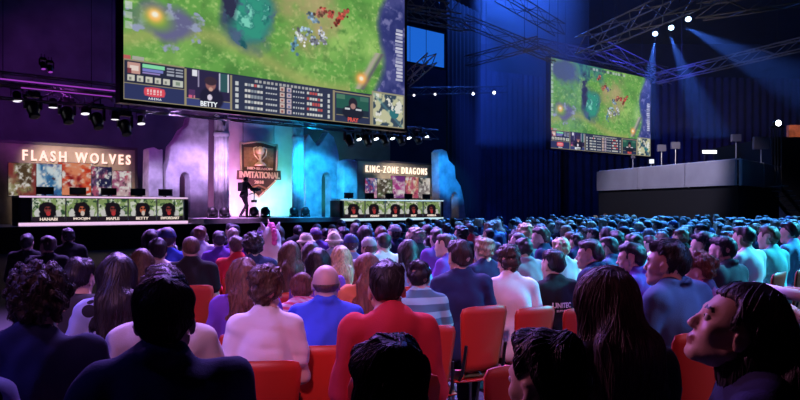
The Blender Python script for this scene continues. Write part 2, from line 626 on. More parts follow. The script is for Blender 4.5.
def hair_mesh(p, style, h, seed, locks=0):
    H, M = p.H, p.hm
    lo, hi = p.hc - np.array((.24, .26, .62)), p.hc + np.array((.24, .24, .24))
    if style in ('short', 'buzz', 'curly', 'fade', 'fringe', 'messy', 'bun', 'undercut'): lo = p.hc - .24
    s = SDF(lo, hi, h)
    v = {'short': .009, 'buzz': .003, 'curly': .020, 'fade': .008, 'fringe': .004, 'messy': .014, 'bun': .012, 'long': .014, 'bob': .020, 'pony': .011, 'undercut': .013, 'wild': .03, 'longback': .016}[style]
    tight = style in ('short', 'fade', 'undercut', 'messy')
    s.ell(H((0, -.018, .033)), (.075 + v * (.45 if tight else 1), .094 + v * (.6 if tight else 1), .086 + v * (1.25 if tight else 1)), .0, M)
    if tight: s.ell(H((0, -.01, .075)), (.066 + v * .5, .086 + v * .6, .05 + v), .02, M)
    if style in ('messy', 'short', 'undercut', 'curly'):
        s.ell(H((0, .045, .085)), (.055 + v * .5, .045, .03 + v * .4), .03, M)
    x, y, z = (s.ax[0][:, None, None] - p.hc[0], s.ax[1][None, :, None] - p.hc[1], s.ax[2][None, None, :] - p.hc[2])
    hx, hy, hz = (M[0, i] * x + M[1, i] * y + M[2, i] * z for i in range(3))
    amp = {'short': .006, 'buzz': .001, 'curly': .011, 'fade': .004, 'fringe': .002, 'messy': .009, 'bun': .003, 'long': .004, 'bob': .005, 'pony': .003, 'undercut': .006, 'wild': .012, 'longback': .005}[style]
    # hairline: higher over the face, falling behind the ear to the nape
    line = .9 * hy + {'fade': .022, 'undercut': .018, 'buzz': .0, 'curly': -.02, 'fringe': -.0}.get(style, -.008)
    side = np.clip((np.abs(hx) - .045) / .015, 0, 1)
    tidy = tight or style in ('buzz', 'longback')
    ear = np.exp(-((hy + .010) / .026) ** 4) * (.048 if tidy else .008) * side
    temple = .024 * np.clip((np.abs(hx) - .03) / .03, 0, 1)
    front = .046 + .5 * (hy - .034) + temple
    burn = np.where(side > 0, -.004 if tidy else -.03, .02)
    cut = np.where(hy > .034, front, np.where(hy > .017, burn, np.where(hy > -.03, line + ear, np.maximum(line, -.082))))
    if tight or style == 'buzz': s.F = s.F + (v + .004) * .8 * np.clip(1 - (hz - cut) / .035, 0, 1)
    s.F = np.maximum(s.F, (cut - hz)).astype(np.float32)
    if style == 'fringe':                          # only a ring of hair: bald crown
        s.F = np.maximum(s.F, hz - .012).astype(np.float32)
    if style in ('long', 'wild', 'bob', 'pony', 'bun', 'longback'):
        L = {'long': .40, 'longback': .42, 'wild': .42, 'bob': .14, 'pony': .0, 'bun': 0.0}[style]
        U = p.up
        if L:
            bk = U(0, -.135, .5 - L * .55) if L > .2 else H((0, -.07, -.11))
            wv = .052 if style == 'long' else .06
            s.cone(H((0, -.07, .0)), U(0, -.115, .5), .07, .065, .03)
            if L > .2:
                if style == 'longback': s.ell(H((0, -.07, -.03)), (.076, .06, .11), .03, M); s.cone(H((0, -.065, -.08)), U(0, -.105, .36), .062, .07, .04)
                for q in (-1, 0, 1): s.cone(U(q * .05, -.10, .53), bk + np.array((q * .062, 0, 0)), wv, .028, .03)
            for q in (-1, 1) if style != 'longback' else ():
                s.cone(H((q * .066, -.02, .02)), H((q * .074, -.03, -.12 if L > .2 else -.085)), .03, .03, .03)
                if L > .2: s.cone(H((q * .074, -.03, -.12)), U(q * .105, -.085, .40), .036, .022, .03)
        elif style == 'pony':
            s.ell(H((0, -.125, .02)), (.028, .026, .028), .01, M); s.cone(H((0, -.135, .01)), U(0, -.15, .48), .032, .014, .02)
        else:
            s.ell(H((0, -.09, .1)), (.042, .042, .04), .012, M)
    s.noise(seed, 75 if style != 'curly' else 120, amp, (1, 1, .45) if style in ('long', 'wild', 'bob') else (1, 1, 1))
    if style in ('curly', 'wild', 'messy'): s.noise(seed + 4, 190, amp * .6)
    V, Q = s.mesh()
    if locks and len(V): 
        LV, LQ = lock_strands(p, V, Q, style, seed, locks)
        V, Q, _ = join([(V, Q, 0), (LV, LQ, 0)])
    return V, Q


def lock_strands(p, V, Q, style, seed, n):
    """tapered locks of hair that follow the surface down from the crown"""
    g = np.random.default_rng(seed)
    fn = np.cross(V[Q[:, 2]] - V[Q[:, 0]], V[Q[:, 3]] - V[Q[:, 1]])
    N = np.zeros_like(V)
    for c in range(4): np.add.at(N, Q[:, c], fn)
    N /= np.linalg.norm(N, axis=1)[:, None] + 1e-9
    kd = KDTree(len(V))
    for i, v in enumerate(V): kd.insert(v, i)
    kd.balance()
    crown = p.H((.02, -.06, .13))
    LV, LQ = [], []
    long_ = style in ('long', 'wild', 'bob', 'pony', 'longback')
    steps, st = (9, .022) if long_ else (5, .011)
    curl = style in ('curly', 'wild')
    for i in g.choice(len(V), n):
        q = V[i].astype(float); rad = g.uniform(.0010, .0020) * (1.25 if curl else 1)
        out = g.uniform(.0, .0025) + (.002 if style in ('messy', 'curly') else 0)
        j = g.normal(size=3) * (.9 if curl else .25)
        pts = []
        for t in range(steps):
            _, k, _ = kd.find(q)
            q = V[k] + N[k] * (out + (t / steps) * g.uniform(0, .003))
            pts.append((q.copy(), N[k]))
            d = (q - crown); d = d / (np.linalg.norm(d) + 1e-9) + np.array((0, 0, -1.2 if long_ else -.35)) + j
            d -= N[k] * (d @ N[k]); d /= np.linalg.norm(d) + 1e-9
            q = q + d * st
        b = len(LV)
        for t, (q, nn) in enumerate(pts):
            a = pts[min(t + 1, steps - 1)][0] - pts[max(t - 1, 0)][0]
            sx = np.cross(nn, a); sx /= np.linalg.norm(sx) + 1e-9
            r = rad * (1 - .85 * (t / (steps - 1)) ** 2)
            for w in (sx * 1.5, nn, -sx * 1.5, -nn): LV.append(q + w * r)
        for t in range(steps - 1):
            for c in range(4): LQ.append((b + t * 4 + c, b + t * 4 + (c + 1) % 4, b + t * 4 + 4 + (c + 1) % 4, b + t * 4 + 4 + c))
    return np.array(LV, np.float32), np.array(LQ)


def cap_mesh(p, style, h):
    H, M = p.H, p.hm
    s = SDF(p.hc - .26, p.hc + .26, h)
    s.ell(H((0, -.016, .045)), (.088, .107, .088), 0, M)
    x, y, z = (s.ax[0][:, None, None] - p.hc[0], s.ax[1][None, :, None] - p.hc[1], s.ax[2][None, None, :] - p.hc[2])
    hy = M[0, 1] * x + M[1, 1] * y + M[2, 1] * z
    hz = M[0, 2] * x + M[1, 2] * y + M[2, 2] * z
    zc = {'cap': .035, 'bucket': .03, 'beanie': .0}[style]
    s.F = np.maximum(s.F, zc - hz + (.25 * hy if style == 'beanie' else 0)).astype(np.float32)
    if style == 'cap':
        s.ell(H((0, .105, .04)), (.07, .075, .009), .008, M)
        s.ell(H((0, -.016, .133)), (.009, .009, .006), .003, M)
    if style == 'bucket':
        s.ell(H((0, -.014, .018)), (.128, .148, .02), .03, M)
        s.ell(H((0, -.014, .02)), (.085, .1, .04), .01, M, 'd')
    s.noise(8, 60, .003)
    return s.mesh()


def person_meshes(P, h, hh, seed, mats):
    """P: spec dict -> list of (part name, mesh)"""
    p = P['pose']; fem = P.get('female', False); fat = P.get('fat', 0)
    out = []
    V, Q, mi = body_mesh(p, h, fem, fat)
    out.append(('person', new_mesh('person', V, Q, [mats['skin'], LIP, EYE_W, EYE_D, mats['hair']], mi)))
    if P.get('hair') and P['hair'] != 'bald':
        V, Q = hair_mesh(p, P['hair'], hh, seed, P.get('locks', 0))
        out.append(('hair', new_mesh('hair', V, Q, mats['hair'])))
    if P.get('cap'):
        V, Q = cap_mesh(p, P['cap'], hh * 1.1)
        out.append(({'cap': 'cap', 'bucket': 'bucket_hat', 'beanie': 'beanie'}[P['cap']], new_mesh('hat', V, Q, mats['cap'])))
    V, Q = top_mesh(p, P['top'], h, seed, fem, fat)
    out.append(({'tee': 'shirt', 'polo': 'polo_shirt', 'long': 'sweater', 'hoodie': 'hoodie', 'jacket': 'jacket', 'hoodup': 'hoodie', 'vest': 'vest'}[P['top']], new_mesh('top', V, Q, mats['top'])))
    V, Q = trouser_mesh(p, max(h, .018)); out.append(('trousers', new_mesh('trousers', V, Q, mats['trousers'])))
    for k in (-1, 1):
        V, Q = shoe_mesh(p, k, max(h, .014)); out.append(('shoe', new_mesh('shoe', V, Q, mats['shoe'])))
    return out


def assemble(parts, loc, yaw, s):
    root = None
    for nm, me in parts:
        o = bpy.data.objects.new(nm, me)
        COL.objects.link(o)
        if root is None:
            root = o
            o.location = loc; o.rotation_euler = (0, 0, yaw); o.scale = (s, s, s)
        else: o.parent = root
    return root
# ================================================================ painted screens and printed panels
def vnoise(h, w, ny, nx, seed):
    g = np.random.default_rng(seed).random((ny + 2, nx + 2))
    y = np.linspace(0, ny, h)[:, None]; x = np.linspace(0, nx, w)[None, :]
    yi = np.floor(y).astype(int).clip(0, ny); xi = np.floor(x).astype(int).clip(0, nx)
    fy = y - yi; fx = x - xi
    fy = fy * fy * (3 - 2 * fy); fx = fx * fx * (3 - 2 * fx)
    return (g[yi, xi] * (1 - fy) * (1 - fx) + g[yi, xi + 1] * (1 - fy) * fx + g[yi + 1, xi] * fy * (1 - fx) + g[yi + 1, xi + 1] * fy * fx)


def fbm(h, w, ny, nx, seed):
    return sum(vnoise(h, w, ny * 2 ** k, nx * 2 ** k, seed + k) * .5 ** (k + 1) for k in range(4)) / .9375


def mix(A, c, m):
    m = np.clip(m, 0, 1)[..., None]
    return A * (1 - m) + np.array(c) / 255.0 * m


def lin(A): return np.where(A < .04045, A / 12.92, ((A + .055) / 1.055) ** 2.4)


def picture_mesh(name, A, M, W, Hh, m):
    """A: rows bottom-up (h, w, 3) display colours; a grid W x Hh in local x, z"""
    h, w, _ = A.shape
    X, Z = np.meshgrid(np.linspace(-W / 2, W / 2, w), np.linspace(0, Hh, h))
    V = np.stack([X, np.zeros_like(X), Z], -1).reshape(-1, 3)
    i = np.arange(h * w).reshape(h, w)
    Q = np.stack([i[:-1, :-1], i[:-1, 1:], i[1:, 1:], i[1:, :-1]], -1).reshape(-1, 4)
    me = new_mesh(name, V, Q, m, smooth=False)
    at_ = me.color_attributes.new('picture', 'FLOAT_COLOR', 'POINT')
    C = np.ones((h * w, 4), np.float32); C[:, :3] = lin(np.clip(A, 0, 1)).reshape(-1, 3)
    at_.data.foreach_set('color', C.ravel())
    return me


def paint_game(h=270, w=480):
    """a top-down battle map with a strip of score panels along its foot"""
    v, u = np.meshgrid(np.linspace(0, 1, h), np.linspace(0, 1, w), indexing='ij')
    n1, n2, n3, n4 = fbm(h, w, 4, 7, 1), fbm(h, w, 9, 16, 7), fbm(h, w, 24, 40, 13), fbm(h, w, 5, 8, 21)
    A = np.zeros((h, w, 3)) + np.array((98, 164, 70)) / 255
    A = mix(A, (72, 132, 56), (n2 - .5) * 4); A = mix(A, (150, 198, 98), (n1 - .57) * 4)
    A = mix(A, (84, 138, 62), (n3 - .52) * 3.2); A = mix(A, (176, 208, 120), (fbm(h, w, 50, 80, 31) - .56) * 3)
    A = mix(A, (168, 172, 96), np.exp(-((v - .3 - .1 * np.sin(u * 7)) / .05) ** 2) * .7 * (u < .75))
    def blob(cx, cy, rx, ry, rough=.5): return 1.25 - np.sqrt(((u - cx) / rx) ** 2 + ((v - cy) / ry) ** 2) + (n2 - .5) * 2 * rough
    A = mix(A, (176, 158, 104), blob(.56, .60, .13, .22, .9) * .62)
    A = mix(A, (196, 168, 122), blob(.61, .70, .1, .16, .9) * .62)
    A = mix(A, (62, 135, 118), blob(.34, .98, .16, .16, .9) * 1.2); A = mix(A, (40, 90, 100), (blob(.34, .98, .16, .16) > .2) * (n3 - .5) * 5); A = mix(A, (70, 85, 120), blob(.12, .88, .12, .14) * 2)
    A = mix(A, (66, 92, 112), (blob(.375, .55, .092, .20, .35) - .1) * 2.2); A = mix(A, (44, 150, 126), (blob(.38, .56, .075, .165, .35) - .1) * 2.4); A = mix(A, (70, 96, 128), ((blob(.38, .56, .075, .165, .35) > .1) * (fbm(h, w, 14, 24, 41) - .55)) * 7); A = mix(A, (22, 82, 92), (blob(.37, .56, .075, .19) > .3) * (n3 - .48) * 4)
    A = mix(A, (120, 215, 190), (blob(.37, .58, .07, .16) > .35) * (n3 - .56) * 9)
    A = mix(A, (38, 40, 70), blob(.305, .70, .03, .17, .9) * 1.2 * .8 + (blob(.305, .70, .03, .17) > .4) * (n3 - .5) * 4)
    A = mix(A, (98, 98, 140), (blob(.115, .43, .085, .10, .35) - .1) * 2); A = mix(A, (150, 160, 190), (blob(.115, .42, .10, .12) > .2) * (n3 - .52) * 8)
    A = mix(A, (105, 165, 60), blob(.09, .43, .05, .06, .2) * 1.2); A = mix(A, (255, 190, 90), np.exp(-((u - .085) / .022) ** 2 - ((v - .45) / .036) ** 2) * 1.5)
    A = mix(A, (255, 250, 225), np.exp(-((u - .085) / .009) ** 2 - ((v - .455) / .014) ** 2) * 1.6)
    river = (u - (.875 + .06 * (v - .5)) + .03 * (n1 - .5) + .02 * np.sin(v * 11)) / .03
    river = np.clip(river, 0, 3)
    A = mix(A, (62, 66, 132), river); A = mix(A, (38, 45, 110), river * (n2 - .35) * 2.2); A = mix(A, (110, 110, 168), (river > .8) * (n3 - .58) * 6)
    d = ((u - .83) * 1.0 - (v - .36) * .35)
    A = mix(A, (172, 168, 150), np.exp(-(d / .013) ** 2) * (np.abs(v - .36) < .13) * 1.1); A = mix(A, (95, 95, 100), np.exp(-((d - .02) / .009) ** 2) * (np.abs(v - .36) < .13))
    A = mix(A, (255, 170, 80), np.exp(-((u - .80) / .022) ** 2 - ((v - .30) / .035) ** 2) * 1.4); A = mix(A, (255, 248, 215), np.exp(-((u - .80) / .009) ** 2 - ((v - .30) / .014) ** 2) * 1.5)
    g = random.Random(4)
    def sprite(cx, cy, c, k):
        nonlocal A
        th = g.uniform(0, 3.14); ct, sn_ = math.cos(th), math.sin(th)
        for _ in range(k * 2):
            a, b = g.gauss(0, .013), g.gauss(0, .006)
            x, y, r = cx + a * ct - b * sn_, cy + (a * sn_ + b * ct) * 1.78, g.uniform(.0028, .0075)
            f = g.uniform(.35, 1.15)
            A = mix(A, [min(255, q * f) for q in c], (1.1 - np.sqrt(((u - x) / r) ** 2 + ((v - y) / (r * 1.78)) ** 2)) * 2)
    for cx, cy, c in ((.50, .78, (205, 90, 80)), (.53, .76, (150, 150, 190)), (.60, .62, (140, 175, 205)), (.66, .68, (215, 85, 75)), (.70, .64, (225, 80, 70)), (.73, .70, (220, 95, 80)), (.63, .66, (190, 120, 100)),
                      (.58, .53, (170, 200, 225)), (.64, .52, (215, 220, 235)), (.61, .48, (200, 205, 230)), (.53, .44, (110, 170, 200)), (.55, .50, (235, 240, 245)), (.45, .88, (200, 100, 90))):
        sprite(cx, cy, c, 13)
    def rect(x0, y0, x1, y1, c, a=1.0):
        nonlocal A
        A = mix(A, c, a * ((u >= x0) & (u < x1) & (v >= y0) & (v < y1)))
    for y in np.arange(.30, .66, .024):                # notices down both edges of the map
        if g.random() < .9: rect(.955 + g.uniform(0, .008), y, .99, y + .017, (225, 225, 240), g.uniform(.5, .95))
    for y in np.arange(.36, .95, .05): rect(.006, y, .024, y + .035, (205, 215, 215), g.uniform(.3, .8))
    for x in np.arange(.36, .72, .028): rect(x, .955, x + .02, .985, (60, 70, 95) if g.random() < .4 else (190, 195, 205), .8)
    rect(0, .2, .02, .225, (190, 90, 90)); rect(.024, .2, .055, .225, (170, 170, 160))
    edge, navy, dark = (150, 140, 110), (38, 46, 92), (30, 34, 58)
    rect(0, 0, 1, .205, (34, 38, 66)); rect(0, 0, .168, .2, navy)
    rect(0, .088, .168, .2, dark); rect(0, .2, .168, .206, edge); rect(0, .083, .168, .088, edge)
    rect(.012, .135, .045, .19, (200, 150, 140)); rect(.018, .15, .04, .178, (235, 215, 205)); rect(.012, .135, .022, .16, (120, 50, 60))
    rect(.052, .172, .112, .193, (130, 225, 170)); rect(.052, .155, .108, .168, (120, 125, 205)); rect(.052, .142, .1, .15, (150, 130, 200))
    for i in range(5): rect(.012 + i * .024, .098, .030 + i * .024, .128, (225, 222, 205), .9); rect(.016 + i * .024, .103, .022 + i * .024, .116, (90, 95, 90), .7)
    for r_ in range(3):
        for c_ in range(2): rect(.118 + c_ * .026, .148 + r_ * .016, .138 + c_ * .026, .157 + r_ * .016, (190, 195, 210), .8)
    rect(.135, .096, .163, .128, (215, 220, 205), .9); rect(.142, .102, .155, .12, (110, 130, 110), .8)
    e = 1 - np.maximum(np.abs(u - .084) / .03, np.abs(v - .052) / .024) ** 4 - .6 * ((np.abs(u - .084) / .03) ** 2 * (np.abs(v - .052) / .024) ** 2)
    A = mix(A, (226, 70, 88), e * 5)
    for i in range(5): rect(.064 + i * .0086, .038, .0685 + i * .0086, .066, (250, 225, 225), .85)
    rect(.064, .047, .106, .051, (226, 70, 88))
    # left player camera
    rect(.168, 0, .174, .2, edge); rect(.174, 0, .308, .042, (52, 62, 120)); rect(.174, .042, .308, .2, (36, 30, 66)); rect(.174, .042, .308, .046, edge)
    rect(.180, .05, .2, .09, (80, 45, 95)); rect(.192, .165, .205, .198, (235, 235, 245)); rect(.208, .11, .212, .2, (150, 140, 175)); rect(.272, .09, .276, .2, (195, 195, 220)); rect(.276, .1, .3, .2, (40, 82, 88)); rect(.3, .1, .304, .2, (225, 225, 235))
    def oval(cx, cy, rx, ry, c, a=1.0):
        nonlocal A
        A = mix(A, c, (1.0 - np.sqrt(((u - cx) / rx) ** 2 + ((v - cy) / ry) ** 2)) * 6 * a)
    oval(.25, .055, .04, .07, (24, 22, 48)); oval(.247, .13, .017, .034, (150, 95, 95)); oval(.247, .15, .021, .026, (52, 36, 52)); oval(.247, .105, .007, .012, (205, 155, 140)); oval(.244, .06, .008, .018, (225, 215, 235))
    rect(.18, .046, .19, .062, (220, 90, 130)); rect(.195, .046, .2, .06, (210, 120, 140))
    # score board
    rect(.308, 0, .314, .2, edge); rect(.314, 0, .68, .2, (40, 47, 74))
    for x in np.arange(.39, .62, .014): rect(x, .178, x + .009, .190, (200, 200, 195), .8)
    for r_ in range(5):
        y = .016 + r_ * .0325
        for sx, cx in ((1, .325), (-1, .668)):
            rect(min(cx, cx + sx * .01), y, max(cx, cx + sx * .01), y + .022, (220, 225, 225), .9)
            for i in range(6):
                x = cx + sx * (.03 + i * .0105); c = (225, 225, 220) if g.random() < .7 else ((205, 80, 80) if sx < 0 or g.random() < .3 else (150, 160, 170))
                rect(min(x, x + sx * .0085), y + .004, max(x, x + sx * .0085), y + .02, c, .92)
            for i in range(5):
                x = cx + sx * (.102 + i * .0085); rect(min(x, x + sx * .006), y + .006, max(x, x + sx * .006), y + .015, (215, 218, 222), .85)
        rect(.478, y, .494, y + .026, (225, 200, 190), .9); rect(.503, y, .519, y + .026, (215, 190, 200), .9)
        rect(.482, y + .006, .489, y + .018, (130, 60, 60), .8); rect(.507, y + .006, .514, y + .018, (70, 90, 140), .8)
    rect(.68, 0, .688, .2, edge)
    # right player camera
    rect(.688, 0, .838, .19, (36, 44, 76)); rect(.694, .052, .832, .182, (30, 84, 74)); rect(.694, .052, .832, .09, (26, 40, 58)); rect(.688, .187, .838, .196, edge); rect(.694, .046, .832, .05, edge)
    oval(.764, .07, .05, .05, (22, 26, 44)); oval(.764, .13, .02, .04, (30, 28, 44)); oval(.764, .112, .012, .02, (170, 125, 120)); rect(.73, .088, .75, .098, (210, 215, 220)); rect(.776, .088, .8, .098, (200, 205, 215)); rect(.694, .15, .73, .182, (70, 120, 96)); rect(.795, .15, .832, .182, (60, 110, 96))
    # small map
    rect(.838, 0, .846, .2, edge); rect(.846, 0, 1, .232, (150, 146, 120)); rect(.853, .008, .992, .222, (196, 196, 158))
    mm = (u > .853) & (u < .992) & (v > .008) & (v < .222)
    A = mix(A, (46, 66, 86), mm * (fbm(h, w, 22, 40, 77) - .47) * 9); A = mix(A, (90, 150, 160), mm * np.exp(-(((u - .92) / .07 + (v - .115) / .11) / .12) ** 2) * .5)
    A = mix(A, (40, 110, 120), mm * (np.sqrt(((u - .95) / .022) ** 2 + ((v - .10) / .036) ** 2) < 1)); A = mix(A, (225, 225, 215), mm * (n3 > .66) * 1.0)
    rect(0, 0, 1, .004, edge); rect(.0, 0, .003, .2, edge)
    A = A.mean(-1, keepdims=True) + (A - A.mean(-1, keepdims=True)) * 1.0
    return A * .92 + .055  # blacks lifted: pale haze over the screen put into the picture colours


def paint_art(seed, cols, h=60, w=44):
    A = np.zeros((h, w, 3)) + np.array(cols[0]) / 255
    for i, c in enumerate(cols[1:]):
        A = mix(A, c, (fbm(h, w, 2, 2, seed * 10 + i * 3) - .5) * 6)
    n = fbm(h, w, 9, 7, seed + 50)
    A = mix(A, (245, 240, 235), (n - .52) * 5); A = mix(A, (70, 50, 65), (.34 - n) * 5)
    A = mix(A, np.array(cols[3]), (fbm(h, w, 2, 2, seed + 90) - .55) * 6)
    return A


def paint_front(seed, warm, h=56, w=76):
    """desk-front panel: pale grounds, a dark rounded figure, dark strip at the foot"""
    v, u = np.meshgrid(np.linspace(0, 1, h), np.linspace(0, 1, w), indexing='ij')
    n, n2 = fbm(h, w, 5, 6, seed), fbm(h, w, 9, 12, seed + 9)
    A = np.zeros((h, w, 3)) + np.array((150, 175, 110)) / 255
    A = mix(A, (232, 238, 218), (n - .5) * 9); A = mix(A, (60, 90, 62), (n2 - .56) * 9)
    def oval(cx, cy, rx, ry, c):
        nonlocal A
        A = mix(A, c, (1.0 - np.sqrt(((u - cx) / rx) ** 2 + ((v - cy) / ry) ** 2)) * 7 + (n2 - .5) * 3 * (np.sqrt(((u - cx) / rx) ** 2 + ((v - cy) / ry) ** 2) < 1.1))
    g = random.Random(seed); cx = .5 + g.uniform(-.05, .05)
    oval(cx - .26, .34, .16, .22, (232, 230, 226)); oval(cx + .27, .32, .15, .2, (225, 222, 220)); oval(cx, .32, .27, .3, (28, 24, 32)); oval(cx, .66, .23 + g.uniform(-.03, .05), .2, (34, 28, 36)); oval(cx - .19, .55, .08, .2, (30, 26, 34)); oval(cx + .19, .55, .08, .2, (30, 26, 34))
    oval(cx, .5, .11, .17, (215, 110, 80) if warm else (150, 66, 66)); oval(cx + .02, .34, .07, .12, (205, 60, 66) if not warm else (235, 215, 205)); oval(cx - .04, .56, .045, .05, (60, 30, 35)); oval(cx + .06, .56, .045, .05, (60, 30, 35))
    A = mix(A, (46, 36, 48), (v < .2) * 1.0)
    return A


# ================================================================ materials of the place
M_ = dict(
    floor=mat('hall_floor', (.018, .017, .02), .55, bump=.1, bscale=9),
    wall=mat('dark_wall', (.012, .013, .022), .85, vary=.3, vscale=.8),
    wallnavy=mat('navy_drape_wall', (.016, .018, .05), .9, vary=.3, vscale=1.2),
    black=mat('black_cloth', (.006, .006, .008), .95), blackm=mat('black_metal', (.012, .012, .014), .45, .4),
    alu=mat('truss_aluminium', (.32, .32, .34), .42, .85), dkalu=mat('dark_truss', (.11, .10, .095), .5, .35),
    stagefl=mat('stage_floor', (.5, .47, .52), .3, vary=.2, vscale=3), fascia=mat('stage_fascia', (.01, .01, .012), .6),
    stone=mat('scenery_stone', (.62, .6, .6), .85, bump=1.0, bscale=4, vary=.4, vscale=1.6),
    cloth=mat('stage_cloth', (.62, .6, .62), .9, vary=.12, vscale=1.5), backwall=mat('stage_back_wall', (.11, .10, .13), .9, vary=.25, vscale=.9),
    board=mat('team_board', (.27, .22, .16), .75, vary=.2, vscale=2), boardtop=mat('board_frame', (.05, .04, .045), .6),
    bronze=mat('bronze', (.42, .24, .12), .4, .5, vary=.3, vscale=6), bronzedk=mat('dark_bronze', (.13, .075, .06), .5, .4), gold=mat('pale_gold', (.85, .66, .42), .35, .35),
    desk=mat('desk_body', (.035, .032, .045), .4), desktop=mat('desk_top_white', (.75, .73, .76), .35),
    plasticbk=mat('black_plastic', (.012, .012, .014), .35),
    fascia_grey=mat('platform_fascia', (.34, .33, .37), .8, vary=.10, vscale=1.1), post=mat('fascia_post', (.5, .5, .53), .5, .3),
    redchair=mat('red_orange_plastic', (.50, .032, .014), .42, bump=.05, bscale=140), chrome=mat('chair_leg_metal', (.35, .35, .37), .3, .9),
    plastgrey=mat('lamp_head_grey', (.16, .15, .19), .5), paper=mat('white_paper', (.8, .8, .82), .7),
    step=mat('stair_tread', (.25, .25, .28), .6),
)
LEDW = emat('led_warm_white', (1, .78, .62), 2.2)
LETTER_L = emat('letter_glow_pink', (1.0, .62, .55), 1.5)
LETTER_R = emat('letter_glow_warm', (1.0, .80, .62), 1.5)
STRIP_L = emat('desk_strip_pink', (.95, .62, .95), .95)
STRIP_R = emat('desk_strip_blue', (.62, .88, .98), .95)
LENS = emat('lamp_lens_white', (.85, .92, 1.0), 6.0)
LENS_DIM = emat('lamp_lens_soft', (.9, .85, .95), 1.6)
LENS_BLUE = emat('lamp_lens_blue', (.45, .68, 1.0), 9.0)
PURPLE_LED = emat('purple_led', (.42, .06, .62), .75)
SCREEN = attr_emat('screen_picture', .92)
PANEL = attr_emat('panel_picture', .62)
NAMES = emat('caption_white', (.9, .95, 1), .9)
NAMES_R = emat('caption_red', (.85, .12, .1), .8)
NAMES_D = emat('desk_caption', (.95, .78, .68), .85)


def structure(mb, name, m, frame=None):
    return tag(mb.build(name, m, frame=frame), kind='structure')


# ================================================================ room shell
structure(MB().box((-26, -14, -.2), (40, 70, 0)), 'floor', M_['floor'])
structure(MB().box((-26, -14, 18), (40, 70, 18.3)), 'ceiling', M_['wall'])
structure(MB().box((-26, 70, 0), (40, 70.3, 18)), 'wall_back', M_['wall'])
structure(MB().box((-26.3, -14, 0), (-26, 70, 18)), 'wall_left', M_['wall'])
structure(MB().box((40, -14, 0), (40.3, 70, 18)), 'wall_right', M_['wall'])
structure(MB().box((-26, -14.3, 0), (40, -14, 18)), 'wall_rear', M_['wall'])

# ================================================================ stage (local: x = along the front, y = away from the audience, z up)
sL, _ = pp(-60, 200, 0); s187, _ = pp(187, 200, 0); s20, _ = pp(20, 200, 0); s341, _ = pp(341, 200, 0); s443, _ = pp(443, 200, 0)
sR = pp(470, 200, 0)[0]
ZP, ZM = .93, 1.15
structure(MB().box((sL, -1.2, 0), (sR, 8, ZP)), 'floor_stage_podium', [M_['fascia']], STAGE)
structure(MB().box((sL, -1.2, ZP), (s187 + .5, 8, ZP + .012)).box((s341 - .5, -1.2, ZP), (sR, 8, ZP + .012)), 'floor_stage_wings', M_['stagefl'], STAGE)
structure(MB().box((s187 + .5, -.6, ZP), (s341 - .5, 8, ZM)), 'floor_stage_centre', M_['stagefl'], STAGE)
structure(MB().box((sL, 7.4, 0), (sR, 7.7, 13)), 'wall_stage', M_['backwall'], STAGE)


def stage_thing(name, s, y, z, label, cat, group=None):
    return empty(name, STAGE @ Matrix.Translation((s, y, z)), label, cat, group)


# ---------------------------------------------------------------- player desks
def player_desk(s0, s1, names, strip, label, side, warm):
    e = stage_thing('player_desk', (s0 + s1) / 2, .45, ZP + .012, label, 'desk')
    w = (s1 - s0); h = 2.09 - ZP - .012; x0, x1 = -w / 2, w / 2
    MB().box((x0, -.32, .14), (x1, .4, h - .08)).build('body', M_['desk'], e)
    MB().box((x0 - .06, -.46, h - .08), (x1 + .06, .45, h), .015).build('desktop', M_['desktop'], e)
    MB().box((x0 - .03, -.452, h - .072), (x1 + .03, -.462, h - .01)).build('edge_light', strip, e)
    MB().box((x0 - .05, -.44, 0), (x1 + .05, .42, .14)).build('plinth', M_['desk'], e)
    MB().box((x0 - .05, -.452, .0), (x1 + .05, -.442, .12)).build('strip_light', strip, e)
    for sx in (x0, x1): MB().box((sx - .06, -.43, .14), (sx + .06, .42, h - .08), .01).build('end_panel', M_['plasticbk'], e)
    inset = .42 if side == 'l' else .22
    cw = (w - inset - .12) / 5
    for i in range(6): MB().box((x0 + inset + i * cw - .02, -.40, .15), (x0 + inset + i * cw + .02, -.325, h - .085)).build('panel_divider', M_['desktop'], e)
    for i, n in enumerate(names):
        cx = x0 + inset + (i + .5) * cw
        me = picture_mesh('display_panel', paint_front(i * 7 + (3 if warm else 60), warm and i % 2), None, cw - .04, h - .26, PANEL)
        o = obj_mesh('display_panel', me, e); o.location = (cx, -.335, .16)
        text(MB(), n, (cx, -.35, .19), width=min(cw * .78, .105 * len(n)), height=.115, bold=.02).build('name_lettering', NAMES_D, e, fixn=False)
    # screens of the players
    for i in range(5):
        cx = (s0 + s1) / 2 + x0 + inset + (i + .5) * cw
        m = stage_thing('monitor', cx, .55, 2.09, '%s monitor from the left on top of the %s player desk' % (('first', 'second', 'third', 'fourth', 'fifth')[i], 'purple-lit left' if side == 'l' else 'blue-lit right'), 'monitor', 'monitors on the %s desk' % ('left' if side == 'l' else 'right'))
        MB().box((-.32, -.02, .06), (.32, .02, .36), .008).build('casing', M_['plasticbk'], m)
        MB().box((-.03, -.01, .0), (.03, .03, .1)).box((-.12, -.08, 0), (.12, .09, .012)).build('stand', M_['blackm'], m)
        MB().box((-.30, .021, .08), (.30, .024, .345)).build('display', emat('monitor_glow', (.5, .6, .8), .5), m)
    return e


player_desk(s20, s187, ['HANABI', 'MOOJIN', 'MAPLE', 'BETTY', 'SWORDART'], STRIP_L, 'long player desk with pink-lit edges on the left of the stage', 'l', True)
player_desk(s341, s443, ['KHAN', 'PEANUT', 'BDD', 'PRAY', 'GORILLA'], STRIP_R, 'long player desk with pale blue edges on the right of the stage', 'r', False)


